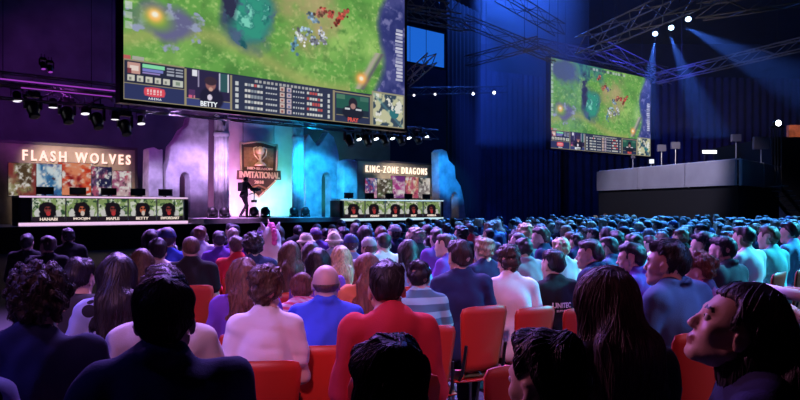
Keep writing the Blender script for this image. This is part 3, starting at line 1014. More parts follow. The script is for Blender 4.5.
# ---------------------------------------------------------------- team boards with glowing names
def team_board(px0, px1, ytop, lx0, lx1, ly0, ly1, body, m, label, arts, T=-3.4):
    a, z1 = pp(px0, ytop, T); b, z2 = pp(px1, ytop, T)
    zt = (z1 + z2) / 2
    e = stage_thing('team_board', (a + b) / 2, -T + .1, ZP + .012, label, 'board')
    c = (a + b) / 2; zb = ZP + .012
    MB().box((a - c, -.06, 0), (b - c, .06, zt - zb)).build('board', M_['board'], e)
    MB().box((a - c - .08, -.09, 0), (a - c + .04, .08, zt - zb)).box((b - c - .04, -.09, 0), (b - c + .08, .08, zt - zb)).box((a - c - .08, -.09, zt - zb), (b - c + .08, .09, zt - zb + .12)).build('frame', M_['boardtop'], e)
    l0, za = pp(lx0, ly1[0], T + .1); l1, zc = pp(lx1, ly1[1], T + .1)
    _, zh0 = pp(lx0, ly0[0], T + .1); _, zh1 = pp(lx1, ly0[1], T + .1)
    zlow = (za + zc) / 2; hh = ((zh0 - za) + (zh1 - zc)) / 2
    text(MB(), body, ((l0 + l1) / 2 - c, -.14, zlow - zb), width=l1 - l0, height=hh, bold=.02 if len(body) < 13 else -.004, extrude=.04, spacing=1.45).build('name_lettering', m, e, fixn=False)
    for k, (p0, p1, y0, y1, cols) in enumerate(arts):
        x0, zz1 = pp(p0, (y0 + y1) / 2, T + .08); x1, zz2 = pp(p1, (y0 + y1) / 2, T + .08)
        _, t1 = pp((p0 + p1) / 2, y0, T + .08); _, t0 = pp((p0 + p1) / 2, y1, T + .08)
        me = picture_mesh('picture_panel', paint_art(k + len(body), cols), None, x1 - x0, t1 - t0, PANEL)
        o = obj_mesh('picture_panel', me, e); o.location = ((x0 + x1) / 2 - c, -.1 - .03 * (k % 2), t0 - zb)
        MB().box((-(x1 - x0) / 2 - .02, .004, -.02), ((x1 - x0) / 2 + .02, .03, t1 - t0 + .02)).build('panel_backing', M_['boardtop'], o)
    return e


team_board(-26, 136, 146, 23, 131, (147, 157), (158, 167), 'FLASH WOLVES', LETTER_L, 'tan board with glowing pink letters and five pictures behind the left desk', [
    (9, 37, 163, 196, [(150, 140, 95), (190, 185, 150), (90, 70, 50), (140, 60, 60)]),
    (37, 62, 164, 196, [(60, 120, 175), (150, 205, 225), (60, 60, 130), (225, 240, 245)]),
    (59, 93, 163, 195, [(215, 60, 40), (240, 110, 70), (150, 25, 35), (245, 150, 110)]),
    (92, 112, 167, 196, [(70, 50, 90), (140, 120, 170), (190, 90, 120), (40, 40, 80)]),
    (113, 132, 171, 196, [(220, 185, 190), (240, 225, 225), (200, 80, 100), (170, 90, 130)])])
team_board(357, 443, 163.5, 366.5, 427.5, (167, 166.5), (174, 173.2), 'KING-ZONE DRAGONS', LETTER_R, 'tan board with glowing white letters and five pictures behind the right desk', [
    (366, 378, 178, 198, [(80, 70, 150), (190, 60, 110), (60, 90, 170), (230, 160, 190)]),
    (378, 393, 179, 198, [(190, 180, 130), (225, 220, 190), (110, 130, 90), (90, 80, 70)]),
    (392, 407, 176, 198, [(225, 185, 205), (190, 70, 150), (240, 225, 235), (130, 60, 140)]),
    (406, 419, 177, 198, [(240, 175, 130), (225, 120, 110), (245, 225, 200), (200, 90, 120)]),
    (419, 431, 178, 198, [(225, 215, 200), (70, 75, 75), (235, 225, 215), (150, 140, 140)])])


# ---------------------------------------------------------------- ruined scenery: thick profiles cut from the outline
def scenery(name, poly, t, thick, label, arch=None, cat='scenery'):
    pts = [pp(x, y, t) for x, y in poly]
    zb = min(z for _, z in pts)
    zf = ZP + .012
    pts = [(s, zf if abs(z - zb) < .5 else z) for s, z in pts]
    mb = MB().prism(pts, -t, -t + thick)
    o = mb.build(name, M_['stone'], frame=STAGE)
    # crumbled stone look: remeshed edges, chipped
    bv = o.modifiers.new('chip', 'BEVEL'); bv.width = .05; bv.segments = 2; bv.limit_method = 'ANGLE'
    return tag(o, label, cat)


def archway(x0, x1, ytop, yfoot):
    """outline of an arched opening from left foot over the crown to right foot, in px"""
    c = (x0 + x1) / 2; w = (x1 - x0) / 2; h = ytop + w * 1.7
    return [(x0, yfoot), (x0, h)] + [(c - w * math.cos(a), h - (h - ytop) * math.sin(a)) for a in np.linspace(.3, PI - .3, 6)] + [(x1, h), (x1, yfoot)]


FT = 222
scenery('ruined_pillar', [(148, FT), (149, 149), (154, 147), (160, 150), (163, 149), (163.5, FT)], -2.4, .7, 'short broken stone pillar just right of the left team board')
scenery('ruined_wall', [(165, FT), (166, 172), (169, 160), (171, 146), (177, 139), (182, 130), (188, 125), (190, 117), (197, 114), (203, 116), (209, 120), (210, FT)][:-1] + [(208, FT)] + archway(180, 190, 172, FT)[::-1], -3.0, .6, 'tall ruined stone wall with a pointed arch left of the banner')
scenery('ruined_tower', [(306, FT), (305, 140), (309, 134), (313, 140), (318, 146), (322, 142), (328, 132), (334, 137), (338, 150), (341, 170), (342, FT)] + archway(322, 331, 172, FT)[::-1], -3.6, .6, 'blue-lit ruined stone tower with an arch right of the banner')
scenery('ruined_pillar', [(343.5, FT), (344, 161), (350, 159), (357.5, 161), (358, FT)], -2.2, .7, 'blue-lit square stone pillar just left of the right team board')
scenery('ruined_buttress', [(440, FT), (439, 152), (442, 149), (447, 151), (449, 160), (455, 166), (456, 178), (461, 186), (464, 200), (466, FT)] + archway(451, 459, 192, FT)[::-1], -1.4, .7, 'blue-lit stepped stone buttress at the right end of the stage')


def column(px, w, ytop, t, label):
    s, _ = pp(px, 200, t)
    d = (STAGE @ Vector((s, -t, 0))).y
    r = w / 2 * d / F_PX
    zt = pp(px, ytop, t)[1]
    e = stage_thing('fluted_column', s, -t, ZM, label, 'column')
    n = 40; rows = 14; V = []; Fs = []
    g = random.Random(int(px))
    for k in range(rows + 1):
        z = (zt - ZM) * k / rows
        for i in range(n):
            a = 2 * PI * i / n
            rr = r * (.82 + .13 * (i % 4 < 2)) * (1 - .07 * k / rows)
            dz = 0
            if k == rows: dz = .45 * math.sin(a * 2 + px) + g.uniform(-.25, .25)
            V.append((rr * math.cos(a), rr * math.sin(a), z + dz))
    for k in range(rows):
        for i in range(n):
            j = (i + 1) % n
            Fs.append((k * n + i, k * n + j, (k + 1) * n + j, (k + 1) * n + i))
    Fs.append(tuple(rows * n + i for i in range(n)))
    MB().add(V, Fs).build('shaft', M_['stone'], e)
    MB().lathe([(r * 1.12, 0), (r * 1.12, .14), (r * 1.02, .2), (r * 1.04, .3), (r * .94, .36)], 28).build('plinth', M_['stone'], e, smooth=False)
    MB().lathe([(r * .86, 0), (r * 1.0, .1), (r * 1.0, .2), (r * .88, .28)], 28, Matrix.Translation((0, 0, zt - ZM - .75))).build('capital', M_['stone'], e)
    return e


column(221.5, 16, 122, -2.4, 'tall purple-lit fluted column left of the banner')
column(298, 12.5, 127, -2.4, 'tall blue-lit fluted column right of the banner')

# pale stage cloth behind the banner
a, z1 = pp(226, 128, -5.6); b, z2 = pp(297, 136, -5.6)
tag(MB().box((a, 5.6, ZM), (b, 5.66, 6.6)).build('backdrop_cloth', M_['cloth'], frame=STAGE), 'pale stage cloth lit pink and turquoise behind the hanging banner', 'cloth')


# ---------------------------------------------------------------- hanging championship banner
def banner():
    T = -4.6
    def q(x, y): return pp(x, y, T)
    c, zb = q(258, 197.5)
    e = stage_thing('emblem_banner', c, -T, zb, 'bronze shield banner with a gold trophy emblem hanging at centre stage', 'banner')
    def L(pts): return [(q(x, y)[0] - c, q(x, y)[1] - zb) for x, y in pts]
    sh = L([(240, 142.5), (243, 143.5), (256, 141.5), (262, 142), (274, 145.5), (277, 145), (276, 168), (275, 181), (258, 197.5), (242, 181), (240.5, 168)])
    MB().prism(sh, -.04, .04).build('shield', M_['bronzedk'], e)
    rim = MB()
    for p, r_ in zip(sh, sh[1:] + sh[:1]): rim.tube((p[0], -.05, p[1]), (r_[0], -.05, r_[1]), .06, n=6)
    rim.build('rim', M_['gold'], e)
    MB().prism(L([(243.5, 147), (273, 148.5), (272.5, 167), (244, 167)]), -.07, -.04).build('upper_field', M_['bronze'], e)
    MB().prism(L([(236.5, 170.3), (279.5, 170.8), (280, 180), (236, 179.5)]), -.12, -.05).build('name_plate', M_['bronzedk'], e)
    tx, tz = q(258.3, 151); r = .25
    mb = MB().lathe([(r * .3, -r), (r * .8, -r * .6), (r, 0), (r * .8, r * .6), (r * .2, r * .95)], 16, Matrix.Translation((tx - c, -.2, tz - zb)))
    _, tb = q(258.3, 166); mb.lathe([(.34, 0), (.28, .1), (.09, .25), (.07, .45), (.17, .62)], 16, Matrix.Translation((tx - c, -.2, tb - zb)))
    for k in (-1, 1): mb.path([(tx - c + k * .2, -.2, tz - zb + .2), (tx - c + k * .42, -.2, tz - zb + .12), (tx - c + k * .36, -.2, tz - zb - .25), (tx - c + k * .1, -.2, tz - zb - .5)], .035)
    mb.build('trophy_emblem', M_['gold'], e, smooth=True)
    def T_(s_, x0, x1, y0, y1, yy):
        l0, za = q(x0, y1); l1, zc = q(x1, y1); zt = (q(x0, y0)[1] + q(x1, y0)[1]) / 2
        text(MB(), s_, ((l0 + l1) / 2 - c, yy, (za + zc) / 2 - zb), width=l1 - l0, height=zt - (za + zc) / 2, bold=.02, extrude=.03).build('lettering', M_['gold'], e, fixn=False)
    T_('MID-SEASON', 246, 271, 167.3, 170, -.14); T_('INVITATIONAL', 238, 278, 171.8, 178.3, -.16); T_('2018', 253.5, 262.5, 180.5, 183.8, -.12)
    ch = MB()
    for (a0, b0), (a1, b1) in (((249, 189), (258, 185)), ((258, 185), (267, 189)), ((252, 191.5), (258, 188.5)), ((258, 188.5), (264, 191.5))):
        p, r_ = L([(a0, b0), (a1, b1)]); ch.tube((p[0], -.06, p[1]), (r_[0], -.06, r_[1]), .05, n=6)
    ch.build('chevron', M_['bronze'], e)
    w = MB()
    for x in (243, 274): 
        p = L([(x, 143)])[0]; w.tube((p[0], 0, p[1]), (p[0], 0, 14 - zb), .015, n=5)
    w.build('hanging_cable', M_['blackm'], e)


banner()


# ---------------------------------------------------------------- floor uplights on the stage
def uplight(px, t, k, tint):
    s, _ = pp(px, 215, t)
    e = stage_thing('uplight', s, -t, ZM, k, 'stage light', 'floor uplights along the back of the stage')
    MB().box((-.2, -.16, 0), (.2, .16, .1), .02).build('base', M_['blackm'], e)
    Mx = Matrix.Translation((0, 0, .3)) @ Matrix.Rotation(R(-35), 4, 'X')
    MB().lathe([(.12, -.18), (.19, -.12), (.21, .02), (.19, .16)], 16, Mx).build('housing', M_['blackm'], e, smooth=True)
    MB().lathe([(.16, .162), (.16, .17)], 16, Mx).build('lens', tint, e)
    MB().tube((-.24, 0, .05), (-.24, 0, .36), .03).tube((.24, 0, .05), (.24, 0, .36), .03).build('yoke', M_['blackm'], e)


for px, lab in ((212.5, 'leftmost uplight on the stage floor at the foot of the purple column'), (224.5, 'uplight on the stage floor just right of the purple column'), (254, 'uplight behind the camera operator, the left of a close pair'),
                (265.5, 'uplight below the banner tip, the right of a close pair'), (294, 'uplight at the foot of the blue-lit fluted column'), (305.5, 'rightmost uplight, in front of the blue-lit ruined tower')):
    uplight(px, -1.0, lab, M_['plasticbk'])


# ================================================================ big screens
GAME = picture_mesh('game_picture', paint_game(), None, 1, 1, SCREEN)


def led_screen(pl, pr, Hh, label, capL, capR):
    pl, pr = Vector(pl), Vector(pr)
    w = (pr - pl).length; c = (pl + pr) / 2
    M = Matrix.Translation(c) @ Matrix.Rotation(math.atan2(pr.y - pl.y, pr.x - pl.x), 4, 'Z')
    e = empty('video_screen', M, label, 'screen')
    o = obj_mesh('picture', GAME, e); o.scale = (w, 1, Hh)
    MB().box((-w / 2, .02, 0), (w / 2, .3, Hh)).build('cabinet', M_['plasticbk'], e)
    b = .11
    MB().box((-w / 2 - b, -.04, -b), (w / 2 + b, .3, 0)).box((-w / 2 - b, -.04, Hh), (w / 2 + b, .3, Hh + b)).box((-w / 2 - b, -.04, 0), (-w / 2, .3, Hh)).box((w / 2, -.04, 0), (w / 2 + b, .3, Hh)).build('frame', M_['plasticbk'], e)
    text(MB(), capL, ((.241 - .5) * w, -.02, .009 * Hh), width=.052 * w, height=.027 * Hh, bold=.03, extrude=.004).build('caption', NAMES, e, fixn=False)
    text(MB(), capR, ((.763 - .5) * w, -.02, .010 * Hh), width=.045 * w, height=.028 * Hh, bold=.03, extrude=.004).build('caption', NAMES_R, e, fixn=False)
    text(MB(), 'ARENA', ((.084 - .5) * w, -.02, .012 * Hh), width=.036 * w, height=.011 * Hh, bold=.01, extrude=.004, spacing=1.4).build('caption', NAMES, e, fixn=False)
    k = MB()
    for x in (-.42, -.14, .14, .42): k.tube((x * w, .15, Hh + b), (x * w, .15, 17.9 - pl.z), .025, n=5)
    k.build('hanging_cable', M_['blackm'], e)
    return M, w


MS1, WS1 = led_screen((*at(123, 99.5, 21).xy, 4.885), (*at(404.5, 129, 29).xy, 4.885), 6.0, 'huge video screen of a green battle map hanging over the stage', 'BETTY', 'PRAY')
MS2, WS2 = led_screen((*at(550.5, 148.5, 46.7).xy, 5.62), (*at(650.5, 155.5, 54.5).xy, 5.62), 6.05, 'smaller distant video screen with the same green battle map, at right', 'BETTY', 'PRAY')


# ================================================================ trusses
def truss(a, b, size, label, m=None, group=None, name='lighting_truss', step=None, rod=.03):
    a, b = Vector(a), Vector(b)
    L = (b - a).length
    d = (b - a).normalized()
    side = d.cross(Vector((0, 0, 1))).normalized(); up = side.cross(d)
    M = Matrix.Translation(a) @ Matrix((d, -side, up)).transposed().to_4x4()
    e = empty(name, M, label, 'truss', group)
    m = m or M_['dkalu']; h = size / 2
    cs = [(y, z) for y in (-h, h) for z in (-h, h)]
    for y, z in cs: MB().tube((0, y, z), (L, y, z), rod, n=6).build('chord', m, e)
    br = MB(); n = max(2, round(L / (step or size * 1.7))); st = L / n
    for i in range(n):
        x0, x1 = i * st, (i + 1) * st
        if i % 2: x0, x1 = x1, x0
        for z in (-h, h): br.tube((x0, -h, z), (x1, h, z), rod * .6, n=5)
        for y in (-h, h): br.tube((x0, y, -h), (x1, y, h), rod * .6, n=5)
    br.build('lattice', m, e)
    for f in (.2, .8):
        q = a.lerp(b, f); MB().tube(M.inverted() @ q, M.inverted() @ Vector((q.x, q.y, 17.98)), .012, n=5).build('hanging_cable', M_['blackm'], e)
    return e


truss(at(583, 46, 41), at(712, -12, 30), .95, 'long truss running up to the right above the distant screen', M_['dkalu'], rod=.045, step=1.5)
truss(at(536, 45, 46), at(664, 72.5, 55), .7, 'truss along the top edge of the distant screen', M_['dkalu'], rod=.045)
truss(at(655, 79, 46), at(815, 41, 37), .6, 'truss climbing to the right edge beyond the blue spotlights', M_['dkalu'], rod=.04)
truss(at(600, 47, 44), at(668, 80, 47), .7, 'short diagonal truss under the long truss, right of the distant screen', M_['dkalu'], rod=.04)
truss(at(463, 20, 39.5), at(556, 58, 40), .55, 'hazy blue truss sloping down towards the distant screen', M_['dkalu'], rod=.028)
truss(at(466, 62, 41), at(540, 42, 39), .55, 'hazy blue truss crossing left of the distant screen', M_['dkalu'], rod=.028)
truss(at(405, 82, 33), at(432, 58, 30), .4, 'pale truss rising beside the blue lit screen cloth', M_['alu'], rod=.035)
truss(at(398, 12, 36), at(470, 27, 39), .5, 'truss passing over the top of the blue screen', M_['dkalu'], rod=.04)
truss(at(400, -2, 30), at(455, 8, 34), .6, 'dark truss at the top beside the big screen', M_['dkalu'], rod=.04)
truss(at(700, 12, 34), at(812, -6, 30), .7, 'dark truss in the upper right corner of the ceiling', M_['dkalu'], rod=.04)
truss(at(500, -6, 34), at(560, 30, 39), .6, 'hazy truss at the top centre under the blue beam', M_['dkalu'], rod=.028)

# front-of-stage truss with its fixtures
def on_truss(px, y, t): 
    s, z = pp(px, y, t); return s, z
sA, zA = pp(-20, 90, 2.2); sB, zB = pp(435, 134, 2.2)
zT = (zA + zB) / 2
truss(STAGE @ Vector((sA, -2.2, zT)), STAGE @ Vector((sB, -2.2, zT)), .5, 'black truss over the stage front carrying the row of spotlights', M_['dkalu'], rod=.03)


def moving_head(M, label, lens, group, tilt=20, k=1.0):
    e = empty('moving_spotlight', M @ Matrix.Diagonal((k, k, k, 1)), label, 'stage light', group)
    MB().box((-.17, -.13, -.16), (.17, .13, 0), .02).build('base', M_['blackm'], e)
    MB().box((-.24, -.06, -.5), (-.18, .06, -.12), .01).box((.18, -.06, -.5), (.24, .06, -.12), .01).box((-.24, -.06, -.16), (.24, .06, -.1), .01).build('yoke', M_['blackm'], e)
    T = Matrix.Translation((0, 0, -.46)) @ Matrix.Rotation(R(180 - tilt), 4, 'X')
    MB().lathe([(.1, -.2), (.165, -.14), (.175, .05), (.14, .24), (.15, .3)], 18, T).build('head', M_['plasticbk'], e, smooth=True)
    MB().lathe([(.128, .3), (.1, .315)], 18, T).build('lens', lens, e)
    MB().tube((-.1, 0, 0), (-.1, 0, .22), .02).tube((.1, 0, 0), (.1, 0, .22), .02).build('clamp', M_['blackm'], e)
    return e


def par_can(M, label, lens, group, tilt=25, k=1.0):
    e = empty('spotlight', M @ Matrix.Diagonal((k, k, k, 1)), label, 'stage light', group)
    T = Matrix.Translation((0, 0, -.28)) @ Matrix.Rotation(R(180 - tilt), 4, 'X')
    MB().lathe([(.07, -.2), (.13, -.16), (.14, .1), (.165, .14)], 16, T).build('can', M_['blackm'], e, smooth=True)
    MB().lathe([(.15, .141), (.12, .155)], 16, T).build('lens', lens, e)
    MB().tube((-.19, 0, -.28), (-.19, 0, 0), .015).tube((.19, 0, -.28), (.19, 0, 0), .015).tube((-.19, 0, 0), (.19, 0, 0), .015).tube((0, 0, 0), (0, 0, .16), .02).build('yoke', M_['blackm'], e)
    return e


ordn = ['first', 'second', 'third', 'fourth', 'fifth', 'sixth', 'seventh', 'eighth']
GL = 'spotlights on the front truss'
for i, (px, y) in enumerate(((17, 101), (53, 107.5), (85, 114), (115, 119.5), (141, 124))):
    s, z = pp(px, y, 1.9)
    par_can(STAGE @ Matrix.Translation((s, -1.9, z + .42)), '%s small lit lamp from the left above the left team board' % ordn[i], LENS_DIM, GL, tilt=0 if i % 2 else 12)
for i, (px, y) in enumerate(((33, 100), (67, 106), (97, 112), (125, 119))):
    s, z = pp(px, y, 1.9)
    moving_head(STAGE @ Matrix.Translation((s, -1.9, z + .3)), '%s dark moving spotlight from the left above the left team board' % ordn[i], M_['plasticbk'], GL, tilt=30, k=1.25)
for i, (px, y) in enumerate(((358.5, 141.5), (375.5, 141), (392, 140.5), (408.5, 140), (426, 139))):
    s, z = pp(px, y, 1.9)
    par_can(STAGE @ Matrix.Translation((s, -1.9, z + .42)), '%s bright lit lamp from the left above the right team board' % ordn[i], LENS, GL, tilt=30, k=.8)
for i, (px, y) in enumerate(((349, 134), (366.5, 134), (383.5, 133), (400, 133), (417, 132))):
    s, z = pp(px, y, 1.9)
    moving_head(STAGE @ Matrix.Translation((s, -1.9, z + .3)), '%s dark moving spotlight from the left above the right team board' % ordn[i], M_['plasticbk'], GL, tilt=30, k=1.25)

# purple LED batten truss, upper left
sA, zA = pp(-30, 76, 3.2); sB, zB = pp(118, 91, 3.2)
zT = (zA + zB) / 2
tr = truss(STAGE @ Vector((sA, -3.2, zA * .5 + zT * .5)), STAGE @ Vector((sB, -3.2, zB * .5 + zT * .5)), .42, 'truss with a purple glowing light strip at upper left', M_['dkalu'], rod=.025)
L_ = (Vector((sB - sA, 0, (zB - zA) * .5))).length
MB().box((0, -.27, -.06), (L_ * .995, -.235, -.02)).box((L_ * .3, -.3, -.28), (L_ * .93, -.27, -.25)).build('light_strip', PURPLE_LED, tr)
for i, (px, y) in enumerate(((43, 72), (50, 75))):
    s, z = pp(px, y, 3.0)
    moving_head(STAGE @ Matrix.Translation((s, -3.0, z + .5)), '%s of two purple-lit spotlights clustered on the glowing upper left truss' % ('left' if i == 0 else 'right'), PURPLE_LED, 'pair on the purple truss', tilt=20, k=.55)

# three blue spotlights with visible beams
BEAM = [(655, 34.5), (671, 28.5), (688, 20)]
BEAM_D = [35.5, 34, 32.5]
BEAM_AIM = []
for i, ((px, y), d) in enumerate(zip(BEAM, BEAM_D)):
    p = at(px, y, d)
    par_can(Matrix.Translation(p + Vector((0, 0, .33))) @ Matrix.Rotation(R(-15), 4, 'Z'), '%s of the three bright blue spotlights on the ceiling truss' % ('leftmost', 'middle', 'rightmost')[i], LENS_BLUE, 'blue spotlights', tilt=50, k=.85)
# two white dots in the haze and two smaller at their left
for i, (px, y, d, k, nm) in enumerate(((473, 95.5, 45, 1.0, 'left of the two white lamps in the blue haze right of the stage'), (494, 94.5, 45, 1.0, 'right of the two white lamps in the blue haze right of the stage'),
                                      (414, 98, 40, .8, 'small dim lamp right of the big screen, the left of two'), (435, 97, 40, .8, 'small dim lamp right of the big screen, beside the black drape'))):
    par_can(Matrix.Translation(at(px, y, d) + Vector((0, 0, .3))), nm, LENS if k == 1.0 else LENS_DIM, 'white lamps right of the big screen', tilt=75, k=k * .62)
truss(at(400, 91.5, 41), at(505, 89.5, 46.5), .4, 'thin dark truss carrying the small white lamps right of the big screen', M_['dkalu'], rod=.02)

# ================================================================ drapes and panels right of the stage
def drape(p0, p1, z0, z1, name, label, m, folds=18, amp=.12):
    p0, p1 = Vector(p0), Vector(p1)
    d = (p1 - p0); L = d.length; d.normalize(); nrm = Vector((d.y, -d.x, 0))
    V = []; n = folds * 8
    for z in (z0, z1):
        for off in (0, .05):
            for i in range(n + 1):
                w = amp * math.sin(i / n * folds * 2 * PI) * (1 if z == z0 else .7)
                q = p0 + d * L * i / n + nrm * (w + off); V.append((q.x, q.y, z))
    k = n + 1; Fs = []
    for i in range(n):
        Fs += [(i, i + 1, 2 * k + i + 1, 2 * k + i), (k + i + 1, k + i, 3 * k + i, 3 * k + i + 1), (i + 1, i, k + i, k + i + 1), (2 * k + i, 2 * k + i + 1, 3 * k + i + 1, 3 * k + i)]
    Fs += [(0, 2 * k, 3 * k, k), (n, k + n, 3 * k + n, 2 * k + n)]
    o = MB().add(V, Fs).build(name, m)
    return tag(o, label, 'drape')


a0, a1 = at(446, 208, 46), at(480, 208, 50)
drape((a0.x, a0.y, 0), (a1.x, a1.y, 0), .02, 15.5, 'masking_drape', 'tall black masking drape at the right end of the stage', M_['black'], 9, .1)
b0, b1 = at(477, 208, 54), at(560, 208, 58)
drape((b0.x, b0.y, 0), (b1.x, b1.y, 0), .02, 12.3, 'navy_drape', 'wide navy drape in blue haze left of the distant screen', M_['wallnavy'], 16, .1)
c0, c1 = at(556, 208, 60), at(860, 208, 62)
drape((c0.x, c0.y, 0), (c1.x, c1.y, 0), .02, 13, 'navy_drape', 'long dark navy drape behind the camera platform', M_['wallnavy'], 40, .12)

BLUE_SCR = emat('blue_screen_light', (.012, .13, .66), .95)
p0, p1 = at(404, 60.5, 40), at(444, 68, 42.1)
zt = at(406, 25, 40).z
e = empty('blue_screen', Matrix.Translation(((p0.x + p1.x) / 2, (p0.y + p1.y) / 2, p0.z)) @ Matrix.Rotation(math.atan2(p1.y - p0.y, p1.x - p0.x), 4, 'Z'), 'plain glowing blue screen right of the big video screen', 'screen')
w = (p1.xy - p0.xy).length; h = zt - p0.z
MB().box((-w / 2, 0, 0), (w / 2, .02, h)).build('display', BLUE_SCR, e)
MB().box((-w / 2 - .1, -.02, -.1), (w / 2 + .1, .2, 0)).box((-w / 2 - .1, -.02, h), (w / 2 + .1, .2, h + .1)).box((-w / 2 - .1, .021, 0), (w / 2 + .1, .2, h)).build('frame', M_['plasticbk'], e)
MB().tube((-w * .4, .1, h), (-w * .4, .1, 17.9 - p0.z), .02, n=5).tube((w * .4, .1, h), (w * .4, .1, 17.9 - p0.z), .02, n=5).build('hanging_cable', M_['blackm'], e)

# ================================================================ camera platform at right
A, B, C = at(598.5, 208, 36.8), at(738, 208, 27.5), at(779, 208, 33)
ZB, ZTP = 2.52, 3.52
e = empty('camera_platform', Matrix.Translation((B.x, B.y, 0)), 'raised camera platform with pale grey fascia at right above the crowd', 'platform')
def rel(p, z): return (p.x - B.x, p.y - B.y, z)
D_ = A + (C - B)
def deck(mb, z0, z1, off=0.0):
    q = [rel(A, 0), rel(B, 0), rel(C, 0), rel(D_, 0)]
    return mb.add([(x, y, z0) for x, y, _ in q] + [(x, y, z1) for x, y, _ in q], [(3, 2, 1, 0), (4, 5, 6, 7), (0, 1, 5, 4), (1, 2, 6, 5), (2, 3, 7, 6), (3, 0, 4, 7)])
deck(MB(), 2.55, 2.75).build('deck', M_['blackm'], e)
deck(MB(), .0, 2.52).build('skirt', M_['black'], e)
def fascia(P, Q):
    d = Vector((Q.x - P.x, Q.y - P.y, 0)).normalized(); n = Vector((d.y, -d.x, 0)); o = n * .04
    p, q = Vector(rel(P, 0)), Vector(rel(Q, 0))
    mb = MB().add([p + o + Vector((0, 0, z)) for z in (ZB, ZTP)] + [q + o + Vector((0, 0, z)) for z in (ZB, ZTP)] + [p + o * 3 + Vector((0, 0, z)) for z in (ZB, ZTP)] + [q + o * 3 + Vector((0, 0, z)) for z in (ZB, ZTP)],
                  [(0, 2, 3, 1), (4, 5, 7, 6), (0, 1, 5, 4), (2, 6, 7, 3), (1, 3, 7, 5), (0, 4, 6, 2)])
    mb.build('fascia_panel', M_['fascia_grey'], e)
    return p, q, o
cutp = [0, .36, .70, 1.0]
for f0, f1 in zip(cutp, cutp[1:]): fascia(A.lerp(B, f0 + .002), A.lerp(B, f1 - .002))
fascia(B.lerp(C, .02), B.lerp(C, .52)); fascia(B.lerp(C, .53), C)
for q in (A.lerp(B, .36), A.lerp(B, .70), B, B.lerp(C, .525), C):
    x, y, _ = rel(q, 0); MB().tube((x, y - .16, ZB - .03), (x, y - .16, ZTP + .05), .035, n=8).build('post', M_['post'], e)
for q0, q1 in ((A, B), (B, C)):
    a_, b_ = rel(q0, ZTP + .02), rel(q1, ZTP + .02); MB().tube((a_[0], a_[1] - .12, a_[2]), (b_[0], b_[1] - .12, b_[2]), .025, n=6).build('top_rail', M_['post'], e)

ZD = 2.75
def dpt(px, d): 
    p = at(px, 208, d); return Vector((p.x, p.y, ZD))
def panel_stand(px, y, d, label, lit=None, size=.45):
    p = dpt(px, d); z = at(px, y, d).z
    e = empty('lamp_stand', Matrix.Translation(p), label, 'stand', 'stands on the camera platform')
    hh = z - ZD
    MB().tube((0, 0, .35), (0, 0, hh), .025).build('pole', M_['post'], e)
    for k in range(3):
        a_ = k * 2.1 + .5; MB().tube((0, 0, .4), (.4 * math.cos(a_), .4 * math.sin(a_), .0), .018).build('leg', M_['blackm'], e)
    MB().box((-size / 2, -.08, hh - size * .4), (size / 2, .08, hh + size * .4), .02).build('lamp_head', M_['plastgrey'] if not lit else M_['blackm'], e)
    if lit: MB().box((-size / 2 + .04, -.1, hh - size * .34), (size / 2 - .04, -.081, hh + size * .34)).build('lens', lit, e)
    return e
panel_stand(633, 157, 36, 'thin pale stand at the left end of the camera platform', size=.2)
panel_stand(661.5, 148, 34.5, 'stand with a square grey lamp head, left of a close pair on platform', size=.42)
panel_stand(675.5, 145.5, 34, 'stand with a square grey lamp head, right of a close pair on platform', size=.42)
panel_stand(736, 138, 29.5, 'stand with a grey head at the near corner of the platform', size=.4)
panel_stand(761, 143, 31, 'stand with a tilted grey panel behind the platform corner', size=.7)
panel_stand(651, 161.5, 34, 'low stand with a small glowing lamp on the platform', emat('work_lamp', (.8, .85, 1), 1.3), .3)
# long bright work light
p = dpt(709, 31.0)
e = empty('work_light', Matrix.Translation(p), 'bright white bar of light on the camera platform', 'lamp')
z = at(709, 152, 31).z - ZD
MB().box((-.34, -.05, z - .10), (.34, .05, z + .10), .02).build('housing', M_['blackm'], e)
MB().box((-.31, -.07, z - .07), (.31, -.051, z + .07)).build('tube_light', emat('work_bar', (.85, .9, 1), 3.0), e)
MB().tube((-.2, 0, 0), (-.2, 0, z - .1), .02).tube((.2, 0, 0), (.2, 0, z - .1), .02).box((-.4, -.2, 0), (.4, .2, .03)).build('stand', M_['blackm'], e)
# bright lamp on a tall black mast at right
p = dpt(776.5, 31.5)
e = empty('lamp_mast', Matrix.Translation(p), 'tall black mast with a bright white lamp at the right end', 'lamp')
z = at(776.5, 123.5, 31.5).z - ZD
for x, y in ((-.14, -.14), (.14, -.14), (.14, .14), (-.14, .14)): MB().tube((x, y, 0), (x, y, z - .2), .025).build('mast_pole', M_['dkalu'], e)
MB().box((-.3, -.15, z - .2), (.3, .15, z - .14)).build('bracket', M_['blackm'], e)
MB().lathe([(.1, -.12), (.17, -.05), (.17, .1), (.14, .16)], 16, Matrix.Translation((0, 0, z)) @ Matrix.Rotation(R(90), 4, 'X')).build('lamp_head', M_['blackm'], e, smooth=True)
MB().lathe([(.13, .165), (.1, .18)], 16, Matrix.Translation((0, 0, z)) @ Matrix.Rotation(R(90), 4, 'X')).build('lens', emat('mast_lamp', (.9, .95, 1), 9), e)

